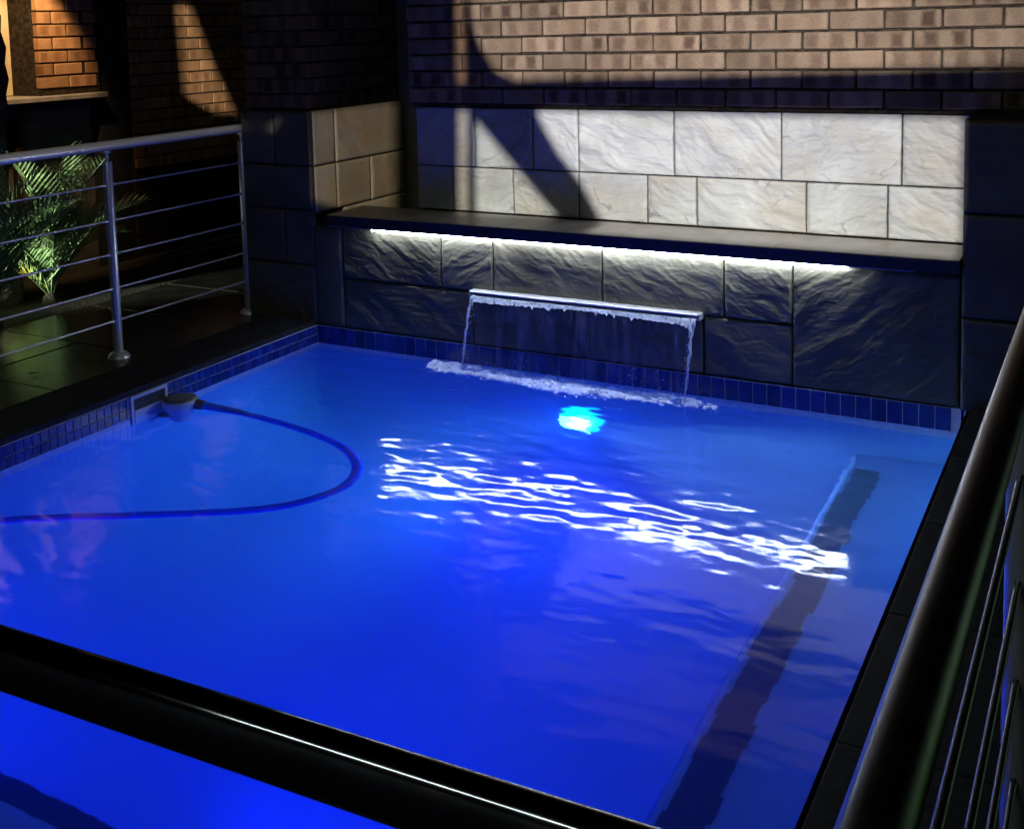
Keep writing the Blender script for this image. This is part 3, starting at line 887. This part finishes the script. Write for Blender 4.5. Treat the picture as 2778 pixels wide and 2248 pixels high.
# pale slate and ledge
openings.append(('slate', None, [on_y(1112, 228, YU), on_y(1162, 320, YU), on_y(1215, 390, YU), on_y(1262, 480, YU), Vector((1.62, -0.06, 0.722)), Vector((3.235, -0.06, 0.722)), Vector((3.222, YU, 0.73)), Vector((3.222, YU, 1.262)), Vector((2.2, YU, 1.264))]))
openings.append(('dim', (0.9, 0.91, 0.86), [on_y(992, 236, YU), on_y(1180, 461, YU), on_y(1000, 461, YU), on_y(992, 455, YU)]))
openings.append(('warm', (0.62, 0.56, 0.46), [on_y(953, 225, YU), on_y(985, 228, YU), on_y(985, 461, YU), on_y(955, 461, YU)]))
openings.append(('warm', (0.6, 0.5, 0.4), [on_y(950, -60, YB), on_y(978, -60, YB), on_y(980, 180, YB), on_y(951, 180, YB)]))
openings.append(('tan', (0.62, 0.55, 0.43), [on_x(645, 238, 0), on_x(833, 213, 0), on_x(833, 440, 0), on_x(720, 445, 0), on_x(647, 420, 0)]))
openings.append(('patch', None, [on_x(362, 12, XH), on_x(405, 12, XH), on_x(450, 130, XH), on_x(500, 238, XH), on_x(440, 236, XH), on_x(380, 200, XH)]))
openings.append(('small', (0.5, 0.5, 0.48), [on_y(543, 268, 0), on_y(598, 240, 0), on_y(570, 286, 0)]))

XR_ = -0.51
openings.append(('rail', None, [Vector((XR_, -1.75, 1.12)), Vector((XR_, 0.09, 1.12)), Vector((XR_, 0.09, 1.185)), Vector((XR_, -1.75, 1.185))]))
for yp_ in (-0.905, 0.04):
    openings.append(('post', None, [Vector((XR_, yp_ - .02, 0.14)), Vector((XR_, yp_ + .02, 0.14)), Vector((XR_, yp_ + .02, 1.09)), Vector((XR_, yp_ - .02, 1.09))]))

cu = bpy.data.curves.new('light_blocker_outline', 'CURVE')
cu.dimensions = '2D'; cu.fill_mode = 'BOTH'; cu.extrude = 0.012


def spl(pts):
    s = cu.splines.new('POLY'); s.points.add(len(pts) - 1)
    for p, (x, z) in zip(s.points, pts): p.co = (x, z, 0, 1)
    s.use_cyclic_u = True


spl([(-9, 0.05), (12, 0.05), (12, 4.6), (-9, 4.6)])
polys = []
for nm, tint, P in openings:
    pts = [scr(p) for p in P]
    polys.append((nm, tint, pts)); spl(pts)
tmp = bpy.data.objects.new('tmp', cu)
COL.objects.link(tmp)
bpy.context.view_layer.update()
me = bpy.data.meshes.new_from_object(tmp.evaluated_get(bpy.context.evaluated_depsgraph_get()))
bpy.data.objects.remove(tmp)
me.materials.clear(); me.materials.append(M_BLOCKER)
hb = link('light_blocker_wall', me, None, (0, SCREEN_Y, 0))
hb.rotation_euler = (math.pi / 2, 0, 0)
tag(hb, 'added unseen wall with openings cut to shape the lamp light', 'wall')
for nm, tint, pts in polys:  # panes added to dim and tint the light through some openings
    if tint is None: continue
    pm = bpy.data.meshes.new('light_dimmer_pane')
    pm.from_pydata([(x, z, 0.0) for x, z in pts], [], [list(range(len(pts)))])
    pm.materials.append(pane_material('light_dimmer_' + nm, tint))
    link('light_dimmer_pane', pm, hb)
# lamp fitting behind that wall
lf = empty('patio_lamp', (LAMP.x, LAMP.y, LAMP.z))
tag(lf, 'round patio lamp hanging in the house behind the viewer', 'lamp')
bm = bmesh.new(); lathe(bm, [(0.03, 0.16), (0.06, 0.15), (0.12, 0.06), (0.125, 0.05)], 20)
link('lamp_shade', mesh_from('lamp_shade', bm, M_BLACK), lf)
bm = bmesh.new(); tube(bm, [(0, 0, 0.15), (0, 0, 1.6)], 0.006, 8)
link('lamp_cord', mesh_from('lamp_cord', bm, M_BLACK), lf)

rb = tag(link('roof_beam', box_mesh('roof_beam', -1.5, 6.5, -4.6, -4.3, 3.36, 3.6, M_TIMBER, 0.006)), 'dark timber roof beam over the near side of the pool', 'beam')
wl_ = link('batten_light', box_mesh('batten_light', 1.75, 3.4, -4.475, -4.445, 3.29, 3.312, emission('strip_white', (0.85, 1.0, 1.0), 50.0)))
tag(wl_, 'slim white batten light under the roof beam overhead', 'batten light')
link('light_body', box_mesh('light_body', 1.72, 3.43, -4.485, -4.435, 3.3125, 3.359, M_WHITE), wl_)

# ================================================================== OBJECTS
# LED strip under the ledge
ls = link('light_strip', box_mesh('light_strip', 0.405, 2.815, -0.030, -0.008, 0.642, 0.654, M_LED))
tag(ls, 'long white glowing light strip under the stone ledge', 'light strip')
link('strip_channel', box_mesh('strip_channel', 0.14, 3.08, -0.046, -0.010, 0.6545, 0.6635, M_STEEL), ls)

# pool lamp
pl = empty('pool_lamp', (1.587, 0.0, -0.50))
tag(pl, 'round underwater pool lamp glowing cyan below the waterfall', 'lamp')
bm = bmesh.new(); lathe(bm, [(0.14, 0.0), (0.14, 0.018), (0.125, 0.026)], 40)
o = link('lamp_rim', mesh_from('lamp_rim', bm, M_WHITE), pl); o.rotation_euler = (math.pi / 2, 0, 0); o.location = (0, 0.0, 0)
bm = bmesh.new(); lathe(bm, [(0.122, 0.0), (0.118, 0.018), (0.09, 0.034), (0.06, 0.042), (0.036, 0.045)], 40)
o = link('lamp_lens', mesh_from('lamp_lens', bm, M_LENS), pl); o.rotation_euler = (math.pi / 2, 0, 0); o.location = (0, -0.024, 0)
bm = bmesh.new(); lathe(bm, [(0.034, 0.0), (0.03, 0.008), (0.012, 0.012)], 24)
o = link('lamp_bulb', mesh_from('lamp_bulb', bm, M_LENS_HOT), pl); o.rotation_euler = (math.pi / 2, 0, 0); o.location = (0, -0.0695, 0)

def pool_fill_fitting(loc, rz, label):  # unseen lamps added to brighten the near and left water
    e = empty('pool_lamp', loc, rz)
    tag(e, label, 'lamp')
    bm = bmesh.new(); lathe(bm, [(0.14, 0.0), (0.14, 0.018), (0.125, 0.026)], 32)
    o = link('lamp_rim', mesh_from('lamp_rim', bm, M_WHITE), e); o.rotation_euler = (math.pi / 2, 0, 0)
    bm = bmesh.new(); lathe(bm, [(0.122, 0.0), (0.118, 0.018), (0.08, 0.032)], 32)
    o = link('lamp_lens', mesh_from('lamp_lens', bm, M_LENS_BLUE), e); o.rotation_euler = (math.pi / 2, 0, 0); o.location = (0, -0.024, 0)


M_LENS_BLUE = emission('pool_lens_blue', (0.0, 0.03, 1.0), 0.8)
pool_fill_fitting((1.9, YF + 0.86, -0.72), math.pi, 'unseen blue underwater lamp added on the near bench front to brighten the water')
pool_fill_fitting((0.0, -2.72, -0.55), math.pi / 2, 'unseen blue underwater lamp added low in the left pool wall to brighten the water')

# spout
XL, XR = 1.0, 2.172
sp = empty('waterfall_spout', ((XL + XR) / 2, 0.0, 0.372))
tag(sp, 'wide stainless blade spout in the dark slate wall', 'spout')
hw2 = (XR - XL) / 2
link('blade', box_mesh('blade', -hw2, hw2, -0.05, 0.03, 0.004, 0.016, M_BRUSHED, 0.003), sp)
link('lower_plate', box_mesh('lower_plate', -hw2, hw2, -0.045, 0.03, -0.012, -0.007, M_BRUSHED, 0.002), sp)
for s in (-1, 1):
    link('side_cheek', box_mesh('side_cheek', s * hw2 - 0.004 + (0.0045 * s), s * hw2 + 0.004 + (0.0045 * s), -0.048, 0.03, -0.013, 0.017, M_STEEL, 0.002), sp)

# waterfall
wf = empty('waterfall', ((XL + XR) / 2, -0.05, 0.0))
tag(wf, 'thin clear sheet of falling water with white edges and foam', 'waterfall')
zt = 0.368


def fall_y(z):
    return -0.0 - 0.068 * math.sqrt(max(0.0, (zt - z) / zt))


bm = bmesh.new()
rows = []
nz_, nx_ = 26, 70
for j in range(nz_ + 1):
    z = zt * (1 - j / nz_)
    row = []
    for i in range(nx_ + 1):
        t = i / nx_
        x = -hw2 + 0.02 + (2 * hw2 - 0.04) * t - 0.025 * (1 - z / zt)
        yy = fall_y(z) + 0.004 * math.sin(9 * t + 5 * z) * (1 - z / zt) + 0.003 * math.sin(31 * t + 2)
        row.append(bm.verts.new((x, yy, z)))
    rows.append(row)
for a, b in zip(rows[:-1], rows[1:]):
    for i in range(nx_):
        f = bm.faces.new((a[i], a[i + 1], b[i + 1], b[i])); f.smooth = True
link('water_sheet', mesh_from('water_sheet', bm, M_SHEET), wf)
# white lip with a ragged lower edge
bm = bmesh.new()
top, bot = [], []
rg = random.Random(3)
n_ = 150
for i in range(n_ + 1):
    t = i / n_
    x = -hw2 + 0.008 + (2 * hw2 - 0.016) * t
    d = 0.018 + 0.006 * math.sin(t * 7 + 1) + 0.006 * rg.random() + (0.018 * rg.random() if rg.random() < 0.08 else 0) + 0.012 * max(0, 1 - abs(t - 0.97) * 30)
    top.append((x, 0.0, zt)); bot.append((x, fall_y(zt - d) - 0.004, zt - d))
va = [[bm.verts.new(p) for p in top], [bm.verts.new((p[0], (p[1] + q[1]) / 2 - 0.007, (p[2] + q[2]) / 2)) for p, q in zip(top, bot)], [bm.verts.new(p) for p in bot]]
for a, b in zip(va[:-1], va[1:]):
    for i in range(n_):
        f = bm.faces.new((a[i], a[i + 1], b[i + 1], b[i])); f.smooth = True
bmesh.ops.solidify(bm, geom=bm.faces[:], thickness=0.003)
link('water_lip', mesh_from('water_lip', bm, M_STREAM), wf)
for s in (-1, 1):
    bm = bmesh.new()
    for w_ in range(3):
        pts, rad = [], []
        for j in range(40):
            z = zt * (1 - j / 39.0)
            x = s * (hw2 - 0.012) - 0.028 * (1 - z / zt) + 0.003 * math.sin(j * (0.5 + .3 * w_) + w_ * 2) - s * w_ * 0.012 * math.exp(-((zt - z) / 0.06))
            pts.append((x, fall_y(z) - 0.003 * w_, z)); rad.append((0.0055 - 0.0012 * w_) * (0.6 + 0.5 * abs(math.sin(j * 0.7 + w_))) * (1.2 - 0.5 * j / 39))
        tube(bm, pts, rad, 7)
    link('edge_stream', mesh_from('edge_stream', bm, M_STREAM), wf)
# foam where it lands
nx_, ny_ = 440, 80
xs_ = np.linspace(-0.80, 0.70, nx_); ys_ = np.linspace(-0.22, 0.045, ny_)
FX, FY = np.meshgrid(xs_, ys_)
t = (FX + 0.80) / 1.50
cen = -0.055 + 0.012 * np.sin(t * 9) - 0.01 * (t > 0.5)
wid = 0.075 * (0.35 + np.clip(np.minimum(t, 1 - t) * 5, 0, 1)) * (1 + 0.35 * vnoise(FX * 6, FX * 0, 8)) 
mask = np.exp(-((FY - cen) / wid) ** 2)
nz2 = 0.5 + 0.5 * fbm(FX * 22, FY * 26, 4, 21)
nz3 = fbm(FX * 7, FY * 12, 3, 77)
m2 = np.exp(-((FY - cen + 0.01) / (2.0 * wid)) ** 2)
hh = mask * (0.16 + 1.35 * nz2 + 0.5 * nz3) - 0.45
fleck = m2 * (0.5 + 0.5 * fbm(FX * 48, FY * 60, 2, 91)) - 0.60
hh = np.maximum(hh, fleck * 0.8)
keep = hh > 0
Z = 0.004 + np.clip(hh, 0, 1) * 0.028 + 0.004 * fbm(FX * 60, FY * 60, 2, 5)
vid = -np.ones(FX.shape, int); vs = []; fs = []
for j in range(ny_ - 1):
    for i in range(nx_ - 1):
        if keep[j, i] or keep[j, i + 1] or keep[j + 1, i] or keep[j + 1, i + 1]:
            q = []
            for a, b in ((j, i), (j, i + 1), (j + 1, i + 1), (j + 1, i)):
                if vid[a, b] < 0:
                    vid[a, b] = len(vs); vs.append((FX[a, b], FY[a, b], Z[a, b] if keep[a, b] else -0.004))
                q.append(int(vid[a, b]))
            fs.append(q)
me = bpy.data.meshes.new('foam'); me.from_pydata(vs, [], fs)
me.polygons.foreach_set('use_smooth', np.ones(len(fs), dtype=bool)); me.materials.append(M_FOAM)
fo = link('foam', me, wf); fo['kind'] = 'stuff'
# droplets
bm = bmesh.new()
for k in range(230):
    t = rg.random()
    if k < 120:
        x = -0.85 + 1.62 * t; yy = -0.06 + rg.gauss(0, 0.045); z = abs(rg.gauss(0, 0.018)) + 0.002
    elif k < 180:
        s = -1 if k % 2 else 1
        z = rg.random() * zt; x = s * (hw2 - 0.02 - 0.012 * rg.random()) - 0.028 * (1 - z / zt) + rg.gauss(0, .006); yy = fall_y(z) + rg.gauss(0, 0.006)
    else:
        x = rg.choice((-.28, .3, .42)) + rg.gauss(0, 0.03); yy = -0.05 + rg.gauss(0, .02); z = rg.random() * 0.12
    bmesh.ops.create_icosphere(bm, subdivisions=1, radius=rg.uniform(0.0012, 0.0034), matrix=Matrix.Translation((x, yy, z)))
o = link('droplets', mesh_from('droplets', bm, M_STREAM), wf); o['kind'] = 'stuff'

# skimmer in the left wall
sk = empty('skimmer', (0.0, -1.208, 0.05))
tag(sk, 'white framed skimmer opening set in the blue mosaic band', 'skimmer')
bm = bmesh.new()
box(bm, -0.004, 0.012, -0.108, 0.108, 0.033, 0.049, .002); box(bm, -0.004, 0.012, -0.108, -0.092, -0.13, 0.0325, .002); box(bm, -0.004, 0.012, 0.092, 0.108, -0.13, 0.0325, .002)
link('skimmer_frame', mesh_from('skimmer_frame', bm, M_WHITE), sk)
link('skimmer_throat', box_mesh('skimmer_throat', -0.003, 0.003, -0.0915, 0.0915, -0.128, 0.0325, M_DARK), sk)
link('weir_flap', box_mesh('weir_flap', 0.004, 0.010, -0.088, 0.088, -0.125, -0.02, M_WHITE, .002), sk)

# floating hose head
fl = empty('hose_float', (0.085, -1.10, 0.0))
tag(fl, 'grey topped bucket shaped hose float at the skimmer mouth', 'float')
bm = bmesh.new(); lathe(bm, [(0.045, -0.16), (0.05, -0.10), (0.06, -0.05), (0.078, 0.01), (0.082, 0.03), (0.079, 0.038), (0.074, 0.038)], 32)
link('float_body', mesh_from('float_body', bm, M_WHITE), fl)
bm = bmesh.new(); lathe(bm, [(0.073, 0.034), (0.073, 0.041), (0.05, 0.044), (0.02, 0.044)], 32)
link('float_lid', mesh_from('float_lid', bm, M_GREYPL), fl)
bm = bmesh.new(); tube(bm, [(0.0, 0.0, -0.10), (-0.05, -0.03, -0.11), (-0.085, -0.04, -0.11)], 0.024, 12)
link('float_elbow', mesh_from('float_elbow', bm, M_GREYPL), fl)

# hose
HOSE_DZ = -0.03
hp_ = [(0.155, -1.075, 0.012), (0.376, -1.041, 0.004), (0.60, -1.048, -0.002), (0.79, -1.082, -0.004), (0.96, -1.13, -0.005), (1.10, -1.195, -0.006), (1.215, -1.30, -0.006), (1.275, -1.41, -0.007), (1.283, -1.53, -0.007), (1.215, -1.69, -0.008), (1.10, -1.80, -0.008), (0.93, -1.91, -0.009), (0.72, -2.03, -0.01), (0.50, -2.15, -0.011), (0.34, -2.26, -0.012), (0.2, -2.40, -0.03), (0.08, -2.62, -0.10), (0.06, -2.9, -0.25)]


def catmull(P, n):
    P = [Vector(p) for p in P]; out = []
    for i in range(len(P) - 1):
        a, b, c, d = P[max(i - 1, 0)], P[i], P[i + 1], P[min(i + 2, len(P) - 1)]
        for k in range(n):
            t = k / n
            out.append(0.5 * ((2 * b) + (c - a) * t + (2 * a - 5 * b + 4 * c - d) * t * t + (3 * b - a - 3 * c + d) * t ** 3))
    out.append(P[-1])
    return out


hp_ = [(x, y, z + HOSE_DZ * min(1, i / 2.0)) for i, (x, y, z) in enumerate(hp_)]
pts = catmull(hp_, 22)
rad = [0.0205 + (0.0022 if i % 2 else 0) for i in range(len(pts))]
bm = bmesh.new(); tube(bm, pts, rad, 12)
ho = link('pool_hose', mesh_from('pool_hose', bm, M_HOSE))
tag(ho, 'blue ribbed pool cleaner hose floating in a wide curve', 'hose')
# cuff at the float end
bm = bmesh.new(); tube(bm, [pts[0] + (pts[0] - pts[1]) * 1.5, pts[0], pts[3], pts[6]], [0.024, 0.027, 0.027, 0.024], 14)
link('hose_cuff', mesh_from('hose_cuff', bm, M_GREYPL), ho)


# ---- left railing
def post_mesh(h, r=0.0225):
    bm = bmesh.new()
    lathe(bm, [(r, 0.0), (r, h - 0.055), (r * 0.9, h - 0.05), (0.008, h - 0.048), (0.008, h - 0.012), (0.02, h - 0.008), (0.02, h)], 20)
    return mesh_from('post', bm, M_STEEL)


def base_mesh():
    bm = bmesh.new(); lathe(bm, [(0.055, 0.0), (0.055, 0.004), (0.045, 0.02), (0.03, 0.028), (0.0235, 0.029)], 28)
    return mesh_from('base_flange', bm, M_STEEL)


def stub_mesh():
    bm = bmesh.new(); tube(bm, [(0, -0.045, 0), (0, -0.03, 0), (0, 0.03, 0), (0, 0.045, 0)], [0.006, 0.009, 0.009, 0.006], 10)
    return mesh_from('rod_holder', bm, M_STEEL)


POST = post_mesh(1.02); BASE = base_mesh(); STUB = stub_mesh()
RODZ = (0.96, 0.785, 0.62, 0.45, 0.29)
XRL = -0.51
rl = empty('railing', (XRL, 0, 0.105))
tag(rl, 'stainless railing with horizontal rods along the left terrace', 'railing')
bm = bmesh.new()
tube(bm, [(0, -3.6, 1.045), (0, -1.0, 1.045), (0, 0.09, 1.045), (0, 0.105, 1.045)], [0.0245, 0.0245, 0.0245, 0.022], 24)
link('handrail', mesh_from('handrail', bm, M_STEEL), rl)
bm = bmesh.new(); lathe(bm, [(0.026, 0.0), (0.026, 0.018), (0.02, 0.024)], 20)
o = link('end_cap', mesh_from('end_cap', bm, M_BLACK), rl); o.rotation_euler = (-math.pi / 2, 0, 0); o.location = (0, 0.10, 1.045)
for yp in (0.04, -0.905, -1.85, -2.8):
    link('post', POST, rl, (0, yp, 0)); link('base_flange', BASE, rl, (0, yp, 0))
    for z in RODZ: link('rod_holder', STUB, rl, (0, yp, z - 0.105))
for z in RODZ:
    bm = bmesh.new(); tube(bm, [(0, -3.6, z - 0.105), (0, -1.8, z - 0.105), (0, 0.04, z - 0.105)], 0.0052, 10)
    link('rod', mesh_from('rod', bm, M_STEEL), rl)

# ---- near balustrade: right run and near run meeting at a corner
XB, YBR, ZH = 3.688, -4.110, 1.142
SKEW = 0.036                                # the near run is not quite square to the other
bl = empty('balustrade', (XB, YBR, 0.105))
tag(bl, 'dark polished tube balustrade close by with rods at the near pool corner', 'railing')
TR = 0.0242
bm = bmesh.new(); tube(bm, [(0, 0.03, ZH - 0.105), (0, 1.0, ZH - 0.105), (0, 4.05, ZH - 0.105)], TR, 40)
link('handrail', mesh_from('handrail', bm, M_DULLTUBE), bl)
bm = bmesh.new(); tube(bm, [(-0.03, -0.03 * SKEW, ZH - 0.105), (-1.5, -1.5 * SKEW, ZH - 0.105), (-3.9, -3.9 * SKEW, ZH - 0.105)], TR, 40)
link('handrail', mesh_from('handrail', bm, M_RAILTUBE), bl)
bm = bmesh.new(); bmesh.ops.create_uvsphere(bm, u_segments=24, v_segments=16, radius=0.031)
for f in bm.faces: f.smooth = True
link('corner_ball', mesh_from('corner_ball', bm, M_RAILTUBE), bl, (0, 0, ZH - 0.105))
for (px, py) in ((0, 0), (0, 1.28), (0, 2.55), (0, 3.85), (-1.9, -1.9 * SKEW), (-3.8, -3.8 * SKEW)):
    link('post', POST, bl, (px, py, 0)); link('base_flange', BASE, bl, (px, py, 0))
for z in RODZ:
    zz = z - 0.01 - 0.105
    bm = bmesh.new(); tube(bm, [(0, 0.0, zz), (0, 2, zz), (0, 4.0, zz)], 0.0058, 12)
    link('rod', mesh_from('rod', bm, M_DULLTUBE), bl)
for z in RODZ[:]:
    zz = z - 0.02 - 0.105
    bm = bmesh.new(); tube(bm, [(0, 0, zz), (-2, -2 * SKEW, zz), (-3.9, -3.9 * SKEW, zz)], 0.0058, 12)
    link('rod', mesh_from('rod', bm, M_DULLTUBE), bl)


# ---- cycads
def frond_mesh(length, arch, mat_, seed):
    rg_ = random.Random(seed)
    bm = bmesh.new()
    n = 34
    P = []
    for i in range(n + 1):
        t = i / n
        a = math.radians(78) - arch * t ** 1.4
        P.append((t, a))
    pos = [Vector((0, 0, 0))]
    for t, a in P[1:]:
        pos.append(pos[-1] + Vector((math.cos(a), 0, math.sin(a))) * (length / n))
    tube(bm, pos[::3], [0.006 * (1 - 0.8 * k / len(pos[::3])) + 0.001 for k in range(len(pos[::3]))], 5)
    for i in range(5, n + 1):
        t = i / n
        tan = (pos[i] - pos[i - 1]).normalized()
        up = Vector((0, 1, 0)).cross(tan) * -1
        ll = length * 0.26 * math.sin(math.pi * min(1, (t * 0.9 + 0.12))) ** 0.7 * rg_.uniform(.88, 1.08) + 0.02
        for s in (-1, 1):
            d = (tan * 0.72 + Vector((0, s, 0)) * 0.72 + up * rg_.uniform(0.18, 0.4)).normalized()
            w = tan * 0.0085
            tip = pos[i] + d * ll - Vector((0, 0, 0.02 * ll))
            midp = pos[i] + d * ll * 0.5
            v = [bm.verts.new(pos[i] - w * .6), bm.verts.new(midp - w + up * .001), bm.verts.new(tip), bm.verts.new(midp + w), bm.verts.new(pos[i] + w * .6)]
            bm.faces.new(v)
    return mesh_from('frond', bm, mat_)


FR = [frond_mesh(0.95, 1.0, M_FROND, 1), frond_mesh(0.85, 1.35, M_FROND, 2), frond_mesh(1.05, 0.75, M_FROND, 3)]
FRY = frond_mesh(0.55, 1.7, M_FROND_Y, 4)


def cycad(loc, n, label, seed, yellow=0, big=1.0):
    rg_ = random.Random(seed)
    root = empty('cycad', loc)
    tag(root, label, 'plant', 'cycads in the planting bed')
    bm = bmesh.new(); lathe(bm, [(0.05, -0.02), (0.055, 0.03), (0.045, 0.07), (0.02, 0.09)], 12)
    link('trunk', mesh_from('trunk', bm, M_BARK), root)
    for k in range(n):
        o = link('frond', FR[rg_.randrange(3)], root, (0, 0, 0.05))
        o.rotation_euler = (rg_.uniform(-.15, .15), rg_.uniform(-0.3, 0.4), k * 2.399 + rg_.uniform(-.2, .2))
        s = rg_.uniform(.85, 1.2) * big; o.scale = (s, s, s)
    for k in range(yellow):
        o = link('frond', FRY, root, (0, 0, 0.1)); o['label'] = 'yellowing frond'
        o.rotation_euler = (0, 0.45, -1.9 - k * 0.5)
    return root


cycad((-1.86, -0.20, 0.06), 24, 'cycad with upright fronds lit pale green behind the middle railing post', 5, 2, 0.84)
cycad((-1.62, -0.78, 0.095), 15, 'bright lit cycad at the left edge nearest the terrace', 9, 0, 0.95)

# unseen clipped hedge, added for its green reflection in the near handrail
hd = empty('hedge', (4.6, -0.3, 0.09))
tag(hd, 'unseen green clipped hedge added for its reflection in the handrail', 'hedge')
rg = random.Random(8)
bm = bmesh.new()
for k in range(7000):
    x, y, z = rg.uniform(-.7, 2.3), rg.uniform(-.24, .24), rg.uniform(0.0, 1.35)
    if min(abs(abs(y) - .24), abs(z - 1.35), abs(x + .7), abs(x - 2.3)) > 0.07 and rg.random() < .75: continue
    d = Vector((rg.gauss(0, 1), rg.gauss(0, 1), rg.gauss(0.3, 1))).normalized(); e_ = d.orthogonal().normalized()
    p = Vector((x, y, z)); l_ = rg.uniform(.025, .045); w_ = l_ * .32
    bm.faces.new([bm.verts.new(p), bm.verts.new(p + d * l_ * .5 + e_ * w_), bm.verts.new(p + d * l_), bm.verts.new(p + d * l_ * .5 - e_ * w_)])
o = link('foliage', mesh_from('foliage', bm, M_FROND), hd); o['kind'] = 'stuff'
bm = bmesh.new(); box(bm, -.64, 2.24, -.18, .18, 0, 1.28)
link('twig_core', mesh_from('twig_core', bm, M_BARK), hd)

# a single dry leaf on the wet terrace
lv = bmesh.new()
ring = []
for k in range(12):
    a = 2 * math.pi * k / 12
    ring.append(lv.verts.new((0.028 * math.cos(a), 0.012 * math.sin(a) * (1 - 0.3 * math.cos(a)), 0.004 + 0.006 * math.cos(a) ** 2)))
lv.faces.new(ring)
bmesh.ops.solidify(lv, geom=lv.faces[:], thickness=0.001)
M_LEAF = mat('dry_leaf', (0.3, 0.16, 0.06), 0.6); noisy(M_LEAF, 60, (0.22, 0.1, 0.04), (0.38, 0.22, 0.09))
tag(link('fallen_leaf', mesh_from('fallen_leaf', lv, M_LEAF), None, (-0.66, -1.28, 0.1075), 0.8), 'small dry brown leaf lying on the wet dark paving', 'leaf')

# palm trunk at the left edge
pt = empty('palm_tree', (-2.06, -0.38, 0.09))
tag(pt, 'dark silhouetted palm trunk at the far left edge of view', 'tree')
bm = bmesh.new()
pts = [(0.03 * math.sin(i * 0.5), 0, 0.09 * i) for i in range(38)]
tube(bm, pts, [0.085 + (0.016 if i % 2 else 0) + 0.02 * math.exp(-i / 5) for i in range(38)], 14)
link('trunk', mesh_from('trunk', bm, M_BARK), pt)
for k in range(13):
    o = link('frond', FR[k % 3], pt, (0, 0, 3.3)); o.rotation_euler = (0, 0.3, k * 2.399); o.scale = (1.3, 1.3, 1.3)


# lamp fittings out of view
def spike(loc, tgt, label):
    e = empty('garden_lamp', loc)
    tag(e, label, 'lamp')
    d = (Vector(tgt) - Vector(loc)).normalized()
    bm = bmesh.new(); tube(bm, [-d * 0.14, -d * 0.13, -d * 0.02], [0.02, 0.035, 0.045], 16)
    link('lamp_head', mesh_from('lamp_head', bm, M_BLACK), e)
    bm = bmesh.new(); tube(bm, [(0, 0, -loc[2] + 0.08), -d * 0.1], 0.01, 8)
    link('spike', mesh_from('spike', bm, M_BLACK), e)


spike((-2.3, -1.6, 0.35), (-1.74, -0.42, 0.62), 'black spike garden lamp in the planting bed aimed at the cycads')
spike((5.7, -2.2, 0.30), (5.7, -0.3, 0.45), 'unseen black lamp added on the lawn to brighten the clipped hedge')
